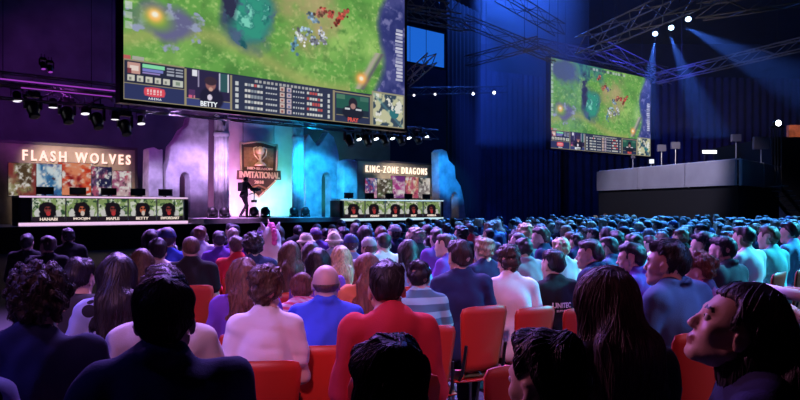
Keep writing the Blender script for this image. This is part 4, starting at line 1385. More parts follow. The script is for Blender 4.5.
# dark block and orange-lit wall patch at the right edge
p0, p1 = at(783, 208, 36), at(850, 208, 30)
structure(MB().box((p0.x, 37, 0), (p0.x + 9, 44, at(783, 137, 37).z)), 'wall_right_block', M_['black'])
pz0, pz1 = at(800, 139, 43).z, at(800, 126, 43).z
tag(MB().box((at(789, 208, 46).x, 46, at(790, 140, 46).z), (at(840, 208, 46).x, 46.3, at(790, 125, 46).z)).build('lit_wall_patch', mat('lit_patch_orange', (.55, .2, .12), .8, vary=.4, vscale=2.5)), 'warm orange lit panel high at the right edge behind the lamp mast', 'panel')  # lit wall patch built as a panel, its orange put into the colour

# staircase at the right edge
st = empty('staircase', Matrix.Translation((at(790, 208, 29).x, 29, 0)), 'grey open staircase down from the platform at the right edge', 'staircase')
for i in range(12):
    MB().box((-.6 + i * .16, -.5, 2.5 - i * .2), (-.34 + i * .16, .6, 2.54 - i * .2)).build('tread', M_['step'], st)
for y in (-.5, .6): MB().add([(-.6, y, 2.3), (-.6, y, 2.5), (1.5, y, 0), (1.3, y, 0), (-.6, y + .04, 2.3), (-.6, y + .04, 2.5), (1.5, y + .04, 0), (1.3, y + .04, 0)], [(0, 1, 2, 3), (7, 6, 5, 4), (0, 4, 5, 1), (1, 5, 6, 2), (2, 6, 7, 3), (3, 7, 4, 0)]).build('stringer', M_['blackm'], st)
# ================================================================ people: materials
SKIN = [mat('skin_light', (.56, .36, .28), .5, bump=.05, bscale=300), mat('skin_tan', (.46, .28, .19), .5), mat('skin_brown', (.27, .15, .09), .5)]
LIP = mat('lips', (.42, .16, .15), .4)
EYE_W = mat('eye_white', (.75, .74, .72), .2)
EYE_D = mat('eye_iris', (.02, .015, .012), .15)


def hairmat(name, c): return mat(name, c, .5, bump=.35, bscale=90, vary=.5, vscale=55, stretch=(1.6, 1.6, .3), spec=.42)


HAIR = {'black': hairmat('hair_black', (.014, .012, .014)), 'dark': hairmat('hair_dark_brown', (.034, .022, .019)), 'brown': hairmat('hair_brown', (.09, .05, .032)), 'auburn': hairmat('hair_auburn', (.16, .06, .03)),
        'blond': hairmat('hair_blond', (.48, .34, .18)), 'grey': hairmat('hair_grey', (.3, .29, .29)), 'ash': hairmat('hair_ash_blond', (.3, .22, .15))}


def fabric(name, c, **k): return mat(name, c, .88, bump=.25, bscale=260, spec=.2, **k)


def pattern(name, c1, c2, kind, scale):
    m = fabric(name, c1)
    nt = m.node_tree; b = nt.nodes['Principled BSDF']
    tc = nt.nodes.new('ShaderNodeTexCoord')
    mixn = nt.nodes.new('ShaderNodeMix'); mixn.data_type = 'RGBA'
    mixn.inputs['A'].default_value = (*c1, 1); mixn.inputs['B'].default_value = (*c2, 1)
    def step(sock, thr, op='GREATER_THAN'):
        s = nt.nodes.new('ShaderNodeMath'); s.operation = op; s.inputs[1].default_value = thr
        nt.links.new(sock, s.inputs[0]); return s.outputs[0]
    def wave(direction):
        w = nt.nodes.new('ShaderNodeTexWave'); w.bands_direction = direction; w.inputs['Scale'].default_value = scale; w.inputs['Distortion'].default_value = .6
        nt.links.new(tc.outputs['Object'], w.inputs['Vector']); return w.outputs['Fac']
    if kind == 'stripes': f = step(wave('Z'), .55)
    elif kind == 'dots':
        v = nt.nodes.new('ShaderNodeTexVoronoi'); v.inputs['Scale'].default_value = scale; v.inputs['Randomness'].default_value = .35
        nt.links.new(tc.outputs['Object'], v.inputs['Vector']); f = step(v.outputs['Distance'], .44, 'LESS_THAN')
    elif kind == 'plaid':
        a = nt.nodes.new('ShaderNodeMath'); a.operation = 'ADD'
        nt.links.new(step(wave('Z'), .5), a.inputs[0]); nt.links.new(step(wave('DIAGONAL'), .5), a.inputs[1])
        h = nt.nodes.new('ShaderNodeMath'); h.operation = 'MULTIPLY'; h.inputs[1].default_value = .5
        nt.links.new(a.outputs[0], h.inputs[0]); f = h.outputs[0]
    else:                                            # marbled print
        n = nt.nodes.new('ShaderNodeTexNoise'); n.inputs['Scale'].default_value = scale; n.inputs['Detail'].default_value = 3
        nt.links.new(tc.outputs['Object'], n.inputs['Vector']); f = step(n.outputs['Fac'], .52)
    nt.links.new(f, mixn.inputs['Factor'])
    nt.links.new(mixn.outputs['Result'], b.inputs['Base Color'])
    return m


TOPC = {'white': fabric('fabric_white', (.72, .70, .70)), 'offwhite': fabric('fabric_off_white', (.6, .56, .56)), 'navy': fabric('fabric_navy', (.022, .026, .085)), 'black': fabric('fabric_black', (.012, .012, .015)), 'charcoal': fabric('fabric_charcoal', (.04, .04, .045)),
        'red': fabric('fabric_red', (.62, .035, .05)), 'blue': fabric('fabric_blue', (.05, .10, .62)), 'sky': fabric('fabric_sky', (.18, .38, .62)), 'purple': fabric('fabric_purple', (.17, .06, .38)), 'grey': fabric('fabric_grey', (.26, .26, .28)),
        'pink': fabric('fabric_pink', (.66, .26, .36)), 'teal': fabric('fabric_teal', (.20, .50, .52)), 'jacketblue': fabric('fabric_steel_blue', (.06, .10, .20)), 'tan': fabric('fabric_tan', (.45, .33, .2)), 'orange': fabric('fabric_orange', (.6, .2, .08)),
        'dots': pattern('fabric_dots', (.34, .42, .72), (.02, .02, .03), 'dots', 13), 'plaid': pattern('fabric_plaid', (.66, .10, .16), (.70, .55, .58), 'plaid', 9), 'stripes': pattern('fabric_stripes', (.10, .22, .26), (.34, .62, .62), 'stripes', 3.2),
        'print': pattern('fabric_print', (.45, .12, .30), (.10, .05, .14), 'print', 14)}
JEANS = fabric('fabric_denim', (.03, .04, .09)); DARKTR = fabric('fabric_dark_trousers', (.015, .015, .018))
SHOE = mat('shoe_rubber', (.05, .05, .055), .6)
CAPM = {'navy': fabric('cap_navy', (.03, .04, .14)), 'black': fabric('cap_black', (.012, .012, .015)), 'beige': fabric('cap_beige', (.62, .5, .32)), 'grey': fabric('cap_grey', (.3, .3, .32)), 'purple': fabric('cap_purple', (.2, .1, .3))}
PAINTED = mat('mane_pink', (.8, .12, .4), .7)


# ================================================================ chairs
def chair_parts():
    V, Fs = [], []                                     # curved back shell
    nx, nz, th = 12, 8, .012
    for side in (0, 1):
        for j in range(nz + 1):
            for i in range(nx + 1):
                u, w = i / nx * 2 - 1, j / nz
                hw = .138 + .062 * w - .012 * w * w
                if w > .85: hw *= 1 - .10 * ((w - .85) / .15) ** 2
                y = -.235 - .055 * w + .028 * u * u - th * side
                V.append((u * hw, y, .475 + .435 * w - .016 * abs(u) ** 5 * (w > .9)))
    k = (nx + 1) * (nz + 1)
    def f(i, j): return j * (nx + 1) + i
    for j in range(nz):
        for i in range(nx):
            a = (f(i, j), f(i + 1, j), f(i + 1, j + 1), f(i, j + 1)); Fs.append(a); Fs.append(tuple(k + q for q in reversed(a)))
    rim = [f(i, 0) for i in range(nx)] + [f(nx, j) for j in range(nz)] + [f(i, nz) for i in range(nx, 0, -1)] + [f(0, j) for j in range(nz, 0, -1)]
    for a, b in zip(rim, rim[1:] + rim[:1]): Fs.append((b, a, k + a, k + b))
    back = MB().add(V, Fs)
    seat = MB(); V, Fs = [], []
    for side in (0, 1):
        for j in range(9):
            for i in range(11):
                u, w = i / 5 - 1, j / 8
                V.append((u * (.205 + .01 * w), -.215 + .41 * w, .425 - .012 * (1 - u * u) - (.018 * max(0, w - .8) / .2) - .012 * side))
    for j in range(8):
        for i in range(10):
            a = (j * 11 + i, j * 11 + i + 1, j * 11 + i + 12, j * 11 + i + 11); Fs.append(a); Fs.append(tuple(99 + q for q in reversed(a)))
    rim = list(range(10)) + [j * 11 + 10 for j in range(8)] + [88 + i for i in range(10, 0, -1)] + [j * 11 for j in range(8, 0, -1)]
    for a, b in zip(rim, rim[1:] + rim[:1]): Fs.append((b, a, 99 + a, 99 + b))
    seat.add(V, Fs)
    out = [('seat', seat, M_['redchair']), ('backrest', back, M_['redchair'])]
    for sx in (-1, 1):
        out.append(('back_support', MB().path([(sx * .16, -.19, .40), (sx * .16, -.245, .47), (sx * .155, -.285, .66)],   .011, 8), M_['blackm']))
        for y in (-1, 1): out.append(('leg', MB().path([(sx * .17, y * .15, .41), (sx * .20, y * .20, .0)], .011, 8), M_['chrome']))
    return out


_chair = []
def chair(loc, yaw, s, label, group=None):
    if not _chair:
        e = empty('plastic_chair', Matrix(), label, 'chair')
        for nm, mb, m in chair_parts(): mb.build(nm, m, e, smooth=nm in ('seat', 'backrest'))
        _chair.append(e); o = e
    else:
        o = _chair[0].copy(); COL.objects.link(o)
        for c in _chair[0].children:
            q = c.copy(); q.parent = o; COL.objects.link(q)
    o.location = loc; o.rotation_euler = (0, 0, yaw); o.scale = (s, s, s)
    o['label'] = label
    if group: o['group'] = group
    elif 'group' in o: del o['group']
    return o


# ================================================================ people near enough to be told apart
# px of the head, top of the head (px), depth m, yaw of the body (deg, left +), then looks
NEAR = []
def N(px, y, d, yaw, label, short, hair='short', hc='dark', top='tee', tc='navy', hy=0, hp=0, lean=.06, female=False, fat=0, cap=None, capc='navy', arms='lap', wide=1.0, skin=0, chair=True, extra=None, tilt=0):
    NEAR.append(dict(px=px, y=y, d=d, yaw=yaw, label=label, short=short, hair=hair, hc=hc, top=top, tc=tc, hy=hy, hp=hp, lean=lean, female=female, fat=fat, cap=cap, capc=capc, arms=arms, wide=wide, skin=skin, chair=chair, extra=extra, tilt=tilt))


N(39, 263, 2.6, 18, 'person with curly dark hair in a dark navy shirt at the lower left', 'the curly-haired navy shirt', 'curly', 'dark', 'long', 'navy', hy=-6, wide=1.05)
N(80, 258, 4.2, 22, 'person with flat dark hair and a dark hoodie just behind the lower left curly head', 'the dark hooded top', 'short', 'black', 'hoodie', 'charcoal', hy=-25, wide=.9)
N(117, 254, 3.85, 20, 'long dark-haired person in a pale blue top with black polka dots', 'the polka-dot top', 'long', 'black', 'tee', 'dots', female=True)
N(165, 275, 2.1, 12, 'large dark-haired person in a dark navy jacket, a silhouette at the lower left centre', 'the large dark silhouette', 'short', 'black', 'jacket', 'navy', hy=-4, wide=1.16, lean=.03)
N(163, 266, 3.05, 15, 'person in a pale pink top mostly hidden behind the large dark silhouette', 'the hidden pale pink top', 'messy', 'dark', 'tee', 'offwhite', wide=1.05)
N(142, 249, 6.0, 20, 'person with purplish brown hair right above the polka-dot top', 'the purplish brown head', 'bob', 'brown', 'long', 'black', female=True)
N(167, 227, 7.3, 28, 'person in a navy cap and bright blue shirt near the foot of the left desk', 'the navy cap and blue shirt', 'short', 'dark', 'long', 'blue', cap='cap')
N(158, 239, 6.6, 25, 'dark-haired person in a white shirt with dark print across the back', 'the printed white shirt', 'short', 'black', 'tee', 'white', lean=.12)
N(191, 237, 6.5, 18, 'broad person with cropped purple-brown hair in a black T-shirt near the stage', 'the broad black T-shirt', 'buzz', 'brown', 'tee', 'black', wide=1.08)
N(200, 226, 9.6, 22, 'person with reddish hair in a pale top close to the stage edge', 'the reddish hair and pale top', 'short', 'auburn', 'tee', 'white')
N(219, 231, 9.0, 25, 'small dark head in a purple top below the purple column', 'the dark head below the column', 'short', 'dark', 'long', 'purple')
N(233, 228, 9.6, 25, 'person with pinkish ash hair in a purple sweater below the camera operator', 'the pinkish ash head', 'short', 'ash', 'long', 'purple')
N(236, 236, 7.7, 20, 'brown-haired person in a red top beside the centre left curly head', 'the red top', 'short', 'brown', 'long', 'red')
N(253, 232, 6.9, 22, 'person with big curly dark hair in a navy shirt in the centre left', 'the centre left curly head', 'curly', 'black', 'tee', 'navy')
N(271, 230, 8.0, 25, 'person in a white animal costume hood with ears and a pink mane', 'the white animal hood', None, 'dark', 'hoodup', 'white', extra='unicorn')
N(290, 241, 6.2, 20, 'person with long brown hair and a white top in the centre left', 'the long brown hair', 'long', 'brown', 'long', 'white', female=True, hp=.05)
N(306, 232, 9.0, 22, 'person in a beige bucket hat nearest the banner', 'the first bucket hat', 'short', 'brown', 'tee', 'tan', cap='bucket', capc='beige')
N(243, 258, 4.4, 20, 'person with long auburn-brown hair in a purple top just left of the white shirt', 'the auburn long hair', 'long', 'auburn', 'long', 'purple', female=True)
N(266, 265, 3.6, 8, 'brown-haired person in a plain white shirt on a red chair', 'the white shirt', 'messy', 'brown', 'tee', 'white', hy=-6, wide=.86)
N(302, 277, 4.75, 10, 'person hunched in a red and white plaid hooded top', 'the plaid top', 'bun', 'auburn', 'hoodie', 'plaid', lean=.2, female=True)
N(326, 265, 4.0, 8, 'bald person in a bright blue polo shirt', 'the blue polo', 'fringe', 'brown', 'polo', 'blue', hy=-4, fat=.015, skin=0)
N(318, 248, 5.6, 12, 'person with dark round hair in a purple top right of the long brown hair', 'the dark round head', 'bob', 'black', 'long', 'purple')
N(341, 246, 6.3, 10, 'person with long pale blond hair seen from behind', 'the long blond hair', 'long', 'blond', 'long', 'offwhite', female=True)
N(334, 231, 8.8, 14, 'person in a pale yellow bucket hat above the long blond hair', 'the second bucket hat', 'short', 'blond', 'tee', 'grey', cap='bucket', capc='beige')
N(351, 233, 8.0, 14, 'person in a navy cap and sky blue top right of the pale bucket hat', 'the centre navy cap', 'short', 'dark', 'tee', 'sky', cap='cap')
N(369, 236, 7.5, 12, 'person in a grey cap and grey top left of the white T-shirt', 'the grey cap', 'short', 'brown', 'tee', 'grey', cap='cap', capc='grey')
N(384, 233, 7.9, 14, 'person with neat dark hair in a white T-shirt in the middle of the crowd', 'the middle white T-shirt', 'fade', 'black', 'tee', 'white')
N(367, 253, 5.2, 12, 'person with long dark hair fading to red ends in an orange top', 'the ombre long hair', 'long', 'auburn', 'tee', 'orange', female=True)
N(387, 262, 3.2, 6, 'dark-haired person in a bright red hoodie in the centre', 'the red hoodie', 'fade', 'black', 'hoodie', 'red', hy=-2, wide=.92, lean=.1, skin=1)
N(390, 338, 1.5, 4, 'black round-headed silhouette at the bottom centre in front of the red hoodie', 'the bottom centre silhouette', 'short', 'black', 'jacket', 'black', chair=False, wide=1.02)
N(419, 260, 4.8, 12, 'person with dark hair in a teal striped shirt', 'the striped shirt', 'short', 'black', 'tee', 'stripes', hy=-10)
N(408, 240, 6.8, 16, 'person with a blue-black cap of hair in a pale blue top behind the striped shirt', 'the blue-black head', 'bob', 'black', 'tee', 'sky')
N(437, 229, 8.6, 20, 'dark-haired person in a purple sweater left of the tall navy shirt', 'the purple sweater', 'short', 'dark', 'long', 'purple')
N(445, 234, 7.3, 55, 'person in a purple shirt turning their face to the left, behind the big navy shirt', 'the purple shirt in profile', 'fade', 'dark', 'tee', 'purple', hy=.2)
N(460, 240, 5.1, 14, 'broad dark-haired person in a navy shirt on a red chair, right of centre', 'the big navy shirt', 'short', 'dark', 'tee', 'navy', hy=6, wide=.98)
N(484, 237, 6.6, 20, 'person with ash blond hair in a navy shirt behind the pink-lit white T-shirt', 'the ash blond head', 'messy', 'ash', 'tee', 'navy')
N(509, 245, 5.3, 16, 'person with dark reddish hair in a pink-lit white T-shirt on a red chair', 'the pink-lit T-shirt', 'messy', 'dark', 'tee', 'white', hy=-8)
N(553, 250, 5.5, 18, 'person with dark hair in a black shirt with white lettering on the back', 'the lettered black shirt', 'undercut', 'black', 'tee', 'black', extra='print', hy=14)
N(524, 238, 7.0, 26, 'dark-haired person in a grey jacket right behind the pink-lit T-shirt', 'the grey jacket', 'short', 'black', 'jacket', 'grey')
N(561, 238, 7.5, 30, 'person with pale blond hair right above the lettered black shirt', 'the pale blond head', 'messy', 'blond', 'tee', 'offwhite')
N(525, 223, 9.6, 30, 'person with curly blond hair near the middle of the crowd', 'the curly blond head', 'curly', 'blond', 'tee', 'grey')
N(541, 227, 8.2, 62, 'person in profile facing left, lit purple, next to the curly blond head', 'the purple-lit profile', 'short', 'dark', 'long', 'navy', hy=12)
N(590, 240, 6.0, 52, 'person with shaved sides in a navy jacket, in profile facing left', 'the shaved-sides profile', 'undercut', 'dark', 'jacket', 'navy', hy=22, hp=.06)
N(609, 237, 7.3, 45, 'person holding up a bright white phone in the middle right', 'the phone holder', 'short', 'dark', 'jacket', 'jacketblue', hy=15, arms={-1: 'lap', 1: 'phone'}, extra='phone')
N(632, 243, 5.5, 52, 'dark-haired person with a purple collar in profile facing left', 'the purple-collared profile', 'short', 'black', 'jacket', 'purple', hy=20)
N(634, 234, 7.8, 50, 'person with short dark hair just behind the purple-collared profile', 'the head behind the profile', 'short', 'dark', 'tee', 'sky', hy=12)
N(668, 240, 3.9, 36, 'tall dark-haired person in a steel blue jacket looking up to the left', 'the steel blue jacket', 'short', 'black', 'jacket', 'jacketblue', hy=20, hp=.12, wide=1.1)
N(700, 252, 4.8, 40, 'person with reddish brown hair in a pink and purple patterned top', 'the patterned top', 'messy', 'auburn', 'long', 'print', hy=18)
N(703, 232, 6.6, 36, 'dark-haired person in charcoal facing left, right of the tall steel blue jacket', 'the charcoal profile', 'short', 'black', 'tee', 'charcoal', hy=16)
N(723, 236, 5.9, 34, 'person with dark hair in a dark grey jacket left of the cyan-lit shirts', 'the dark grey jacket', 'short', 'black', 'jacket', 'charcoal', hy=12)
N(744, 226, 7.2, 30, 'person in a cyan-lit white shirt on a red chair, left of two at right', 'the left cyan shirt', 'short', 'dark', 'tee', 'white', hy=10, wide=1.06)
N(769, 226, 7.7, 30, 'person in a teal shirt on a red chair, right of two at right', 'the right teal shirt', 'short', 'brown', 'tee', 'teal', hy=10, wide=1.06)
N(790, 222, 8.6, 30, 'dark-haired person in a blue shirt at the far right edge of the crowd', 'the edge blue shirt', 'short', 'black', 'tee', 'sky', hy=16)
N(606, 267, 2.3, 14, 'person with long straight dark purple-sheened hair in the right foreground', 'the long-haired foreground figure', 'long', 'dark', 'long', 'black', female=True, chair=False)
N(740, 281, 1.9, 66, 'person with long black hair and a navy top in profile looking up left, lower right', 'the lower right profile', 'longback', 'black', 'jacket', 'navy', hy=8, hp=.46, chair=False)
N(548, 331, 1.7, 22, 'dark-haired person with a sliver of cheek showing at the bottom edge, right of centre', 'the bottom edge head', 'short', 'black', 'jacket', 'black', hy=16, chair=False)
N(-56, 300, 2.25, 15, 'person in a white top with black spots cut off by the lower left corner', 'the spotted corner', 'short', 'dark', 'long', 'dots', chair=False)
N(27, 234, 8.8, 20, 'dark figure leftmost in the unlit gap before the left desk', 'the leftmost dark figure', 'short', 'black', 'jacket', 'black', chair=False)
N(48, 236, 8.0, 40, 'dark figure holding a white sheet in the unlit gap before the left desk', 'the dark figure with a sheet', 'short', 'dark', 'jacket', 'black', arms={-1: 'phone', 1: 'lap'}, extra='sheet', chair=False, hy=20)
N(68, 228, 9.6, 35, 'dark figure in the unlit gap, rightmost below the left desk front', 'the right dark figure', 'short', 'black', 'jacket', 'black', chair=False)
N(884, 262, 3.1, 62, 'person cut off by the right edge holding a rolled white paper', 'the paper holder', 'short', 'dark', 'tee', 'white', hy=10, extra='roll', chair=True,
  arms={-1: ((-.20, .15, .94), (-.12, .34, 1.175), (.25, 1, .1), (0, 0, -1)), 1: ((.21, .15, .88), (.10, .39, 1.07), (-.3, 1, .1), (0, 0, -1))})

UNIT_H = 1.292


def place(px, d): return Vector(((px - 400) / F_PX * d, d, 0))


def put_print(root, top, body_text, sub):
    """lettering laid onto the cloth of the back"""
    bv = BVHTree.FromPolygons([v.co for v in top.data.vertices], [tuple(p.vertices) for p in top.data.polygons])
    mb = MB()
    for s_, w, h_, x, z in ((body_text, .155, .042, -.01, .87), (sub, .11, .018, -.005, .838)):
        V, Fs = text_verts(s_, width=w, height=h_, bold=.03, extrude=.01)
        vs = []
        for v in V:
            q = Vector((v[0] + x, -.6, v[2] + z))
            hit = bv.ray_cast(q, Vector((0, 1, 0)))[0]
            y = hit.y if hit else -.15
            vs.append((q.x, y - .003 + v[1] * .05, q.z))
        mb.add(vs, Fs)
    mb.build('back_lettering', TOPC['white'], root, fixn=False)


CHAIR_SPOTS, SPOTS = [], []
for i, P in enumerate(NEAR):
    d = P['d']
    zt = EYE + (HOR - P['y']) / F_PX * d
    big = {'curly': .028, 'wild': .03, 'messy': .024, 'short': .018, 'fade': .016, 'undercut': .022, 'long': .014, 'longback': .014, 'bob': .02}.get(P['hair'] or '', 0) + (.01 if P['cap'] else 0)
    s = max(.84, min(1.13, (zt - big) / (UNIT_H - .9 * P['lean'] * P['lean'])))
    P['pose'] = p = Pose(P['lean'], R(P['hy']) if abs(P['hy']) > 1 else P['hy'], P['hp'], 0, P['wide'], P['arms'], seed=i)
    yaw = R(P['yaw'])
    h = .0075 if P['short'] in ('the lower right profile', 'the steel blue jacket') else .0105 if d < 4.2 else (.012 if d < 6.2 else .017)
    hh = .0075 if d < 4.2 else (.009 if d < 6.2 else .013)
    P['locks'] = 0 if P['hair'] in ('buzz', 'fringe', None) else (350 if P['hair'] == 'longback' else 900 if d < 2.8 else 500 if d < 5 else 200 if d < 7 else 0)
    # seat the head on its pixel: the head sits ahead of the hips
    off = Matrix.Rotation(yaw, 3, 'Z') @ Vector((p.hc[0], p.hc[1], 0)) * s
    loc = place(P['px'], d) - off * .8
    loc.z = 0
    m = dict(skin=SKIN[P['skin']], hair=HAIR[P['hc']], top=TOPC[P['tc']], trousers=JEANS if i % 2 else DARKTR, shoe=SHOE, cap=CAPM[P['capc']])
    root = assemble(person_meshes(P, h, hh, i * 7 + 1, m), loc, yaw, s)
    tag(root, P['label'], 'person')
    top = [c for c in root.children if c.name.split('.')[0] in ('shirt', 'polo_shirt', 'sweater', 'hoodie', 'jacket')][0]
    SPOTS.append((loc.x, loc.y))
    if P['extra'] == 'print': put_print(root, top, 'UNITEC', 'SUPPORT')
    if P['extra'] == 'unicorn':
        mb = MB()
        for t in range(9):
            a = -.5 + t * .3
            c = p.H((0, -.03 - .13 * math.sin(a), .03 + .135 * math.cos(a)))
            bm = bmesh.new(); bmesh.ops.create_icosphere(bm, subdivisions=2, radius=.034); mb.bm(bm, Matrix.Translation(c) @ Matrix.Diagonal((.9, .8, 1.1, 1)))
        mb.build('mane', PAINTED, root, smooth=True)
        for k in (-1, 1):
            c = p.H((k * .07, .01, .12)); t = p.H((k * .1, .01, .2))
            MB().tube(c, t, .034, .006, 10).build('ear', TOPC['white'], root, smooth=True)
        MB().tube(p.H((0, .06, .13)), p.H((0, .1, .23)), .016, .003, 10).build('horn', CAPM['beige'], root, smooth=True)
    W = root.matrix_basis
    if P['extra'] == 'phone':
        c = W @ Vector(p.wri[1] + np.array((-.02, .06, .10)))
        e = empty('mobile_phone', Matrix.Translation(c) @ Matrix.Rotation(R(25), 4, 'Z') @ Matrix.Rotation(R(-28), 4, 'Y') @ Matrix.Diagonal((1.5, 1.5, 1.5, 1)), 'bright white mobile phone held up in the middle right of the crowd', 'phone')
        MB().box((-.037, -.004, -.075), (.037, .004, .075), .003).build('case', M_['paper'], e)
        MB().box((-.033, -.0055, -.068), (.033, -.0045, .068)).build('display', emat('phone_glow', (.8, .9, 1), .9), e)
    if P['extra'] == 'sheet':
        c = W @ Vector(p.wri[-1] + np.array((.04, .09, .02)))
        tag(MB().box((-.075, -.003, -.16), (.075, .003, .16)).build('paper_sheet', M_['paper'], frame=Matrix.Translation(c) @ Matrix.Rotation(R(30), 4, 'Z')), 'white sheet of paper held in the unlit gap before the left desk', 'paper')
    if P['extra'] == 'roll':
        c = W @ Vector(p.wri[-1] + np.array((.03, .10, -.005)))
        e = tag(MB().lathe([(.012, -.2), (.026, -.2), (.026, .2), (.012, .2)], 18).build('rolled_paper', M_['paper'], frame=Matrix.Translation(c) @ Matrix.Rotation(yaw + R(30), 4, 'Z') @ Matrix.Rotation(R(90), 4, 'Y'), base=Vector((0, 0, 0)), smooth=True), 'white rolled paper held at the right edge', 'paper')
    if P['chair']: CHAIR_SPOTS.append((loc, R(10) if P['short'] == 'the steel blue jacket' else yaw + R(14 if P['px'] > 420 else 0), s, 'red plastic chair under ' + P['short']))

# scarf of the flat-haired person, second entry
for lab, (loc, yaw, s, text_) in [(None, c) for c in CHAIR_SPOTS if c[0].y < 8.4]:
    chair(loc, yaw, s * .985, text_)
ce = place(489, 3.45)
chair(ce, R(24), 1.0, 'empty red plastic chair with its top edge lit, at the bottom right of centre')

# ================================================================ the rest of the audience
VAR = []
vr = random.Random(21)
for k in range(16):
    fem = k in (3, 7, 11, 14)
    hair = ['short', 'messy', 'fade', 'long', 'short', 'curly', 'buzz', 'bob', 'messy', 'undercut', 'short', 'long', 'short', 'messy', 'pony', 'short'][k]
    cap = 'cap' if k in (4, 12) else ('beanie' if k == 15 else None)
    top = ['tee', 'hoodie', 'jacket', 'long', 'tee', 'tee', 'polo', 'long', 'jacket', 'hoodie', 'tee', 'tee', 'jacket', 'long', 'hoodie', 'long'][k]
    P = dict(pose=Pose(vr.uniform(0, .14), vr.uniform(-.12, .32), vr.uniform(-.02, .12), vr.uniform(-.06, .06), vr.uniform(.95, 1.08), seed=k), female=fem, hair=hair, cap=cap, top=top, locks=60)
    VAR.append((P, person_meshes(P, .021, .0155, k + 100, dict(skin=SKIN[0], hair=HAIR['dark'], top=TOPC['navy'], trousers=DARKTR, shoe=SHOE, cap=CAPM['navy'])), fem, hair, cap, top))

ROWA = R(33)
ru, rf = Vector((math.cos(ROWA), math.sin(ROWA))), Vector((-math.sin(ROWA), math.cos(ROWA)))
cand = []
cr = random.Random(8)
for j in range(-10, 60):
    for i in range(-40, 70):
        q = ru * (i * .58 + (j % 2) * .29) + rf * (j * .95)
        x, y = q.x + cr.uniform(-.05, .05), q.y + cr.uniform(-.04, .04)
        if y < 6.7 or y > 33: continue
        px = 400 + x / y * F_PX
        if px < 148 - (y > 9) * 0 or px > 822: continue
        dx, dy = x + 3.8, y - 11.6
        if dx * .84 - dy * .55 < 0: continue
        if y > 26 and x > 8.8 - (y - 26) * -.12: continue
        if (y > 9.5 and px > 560 and cr.random() < .04) or cr.random() < .03: continue
        if any((x - a) ** 2 + (y - b) ** 2 < .36 for a, b in SPOTS): continue
        cand.append((y, x, px))
cand.sort()
HC = ['black', 'dark', 'dark', 'brown', 'black', 'black', 'dark', 'black', 'dark', 'auburn', 'blond', 'ash']
TC = ['navy', 'black', 'charcoal', 'blue', 'purple', 'white', 'grey', 'sky', 'jacketblue', 'red', 'navy', 'navy', 'black', 'black', 'charcoal', 'jacketblue', 'offwhite']
HWORD = {'black': 'black-haired', 'dark': 'dark-haired', 'brown': 'brown-haired', 'auburn': 'reddish-haired', 'blond': 'blond', 'ash': 'ash-blond', 'grey': 'grey-haired'}
TWORD = {'navy': 'navy', 'black': 'black', 'charcoal': 'charcoal', 'blue': 'blue', 'purple': 'purple', 'white': 'white', 'grey': 'grey', 'sky': 'light blue', 'jacketblue': 'steel blue', 'red': 'red', 'offwhite': 'off-white', 'teal': 'teal'}
KWORD = {'tee': 'T-shirt', 'hoodie': 'hoodie', 'jacket': 'jacket', 'long': 'sweater', 'polo': 'polo shirt'}
N_IND = 300 - len(NEAR)
indiv, rest = cand[:N_IND], cand[N_IND:]
LABELS = {}
near_named = [(P['px'], P['y'] + 9000 / 700 / P['d'] * 8, P['short'], P['d']) for P in NEAR]
for n, (y, x, px) in enumerate(indiv):
    P, parts, fem, hair, cap, top = VAR[cr.randrange(len(VAR))]
    s = cr.uniform(.95, 1.06)
    root = assemble(parts, Vector((x, y, 0)), ROWA + R(cr.uniform(-14, 14)) , s)
    hc, tc = cr.choice(HC), cr.choice(TC)
    sk = SKIN[cr.choice((0, 0, 0, 1, 1, 2))]; tr = JEANS if cr.random() < .5 else DARKTR; cc = cr.choice(list(CAPM))
    for o in [root] + list(root.children):
        b = o.name.split('.')[0]
        m = sk if b == 'person' else HAIR[hc] if b == 'hair' else tr if b == 'trousers' else SHOE if b == 'shoe' else CAPM[cc] if b in ('cap', 'beanie') else TOPC[tc]
        sl = o.material_slots[0]; sl.link = 'OBJECT'; sl.material = m
    yh = HOR + (EYE - 1.25 * s) / y * F_PX
    hd = {'curly': 'with curls', 'long': 'with long hair', 'pony': 'with a ponytail', 'bob': 'with a bob', 'buzz': 'with cropped hair'}.get(hair, '')
    look = (f"person in {cc} {cap} and {TWORD[tc]} {KWORD[top]}" if cap else f"{HWORD[hc]} person {hd} in {TWORD[tc]} {KWORD[top]}".replace('  ', ' '))
    # who stands next to them in the picture
    best = min(near_named, key=lambda q: (q[0] - px) ** 2 + ((q[1] - yh) * 1.6) ** 2)
    dxp = px - best[0]
    rel_ = 'behind' if abs(dxp) < 9 else ('right of' if dxp > 0 else 'left of')
    far = math.hypot(px - best[0], yh - best[1]) > 34
    reg = None
    if far:
        reg = 'below the right team desk' if px < 470 else 'below the navy drape' if px < 550 else 'below the distant screen' if px < 655 else 'below the grey platform'
        lab = f"{look}, far back {reg}"
    else: lab = f"{look}, {rel_} {best[2]}"
    w = lab.split()
    if len(w) > 16: lab = ' '.join(lab.replace(' with a ', ' with ', 1).replace(' the ', ' ', 1).split()[:16])
    LABELS.setdefault(lab, []).append(root)
    tag(root, None, 'person')
for lab, os_ in LABELS.items():
    for o in os_:
        o['label'] = lab
        o['group'] = 'seated audience' if len(os_) == 1 else 'seated audience, ' + lab.split(',')[-1].strip() + ' ' + lab.split(' in ')[0]

# chairs that show under the nearer of them
for n, (y, x, px) in enumerate(indiv):
    if y < 7.4:
        chair(Vector((x, y, 0)), ROWA, .97, 'red plastic chair under an onlooker behind ' + min(near_named, key=lambda q: (q[0] - px) ** 2 + (q[3] - y) ** 2 * 400)[2])
    elif y < 9.6 and px > 560:
        chair(Vector((x, y, 0)), ROWA, .97, 'red plastic chair under an onlooker in the right rows around the cyan-lit shirts', 'red chairs in the right rows')


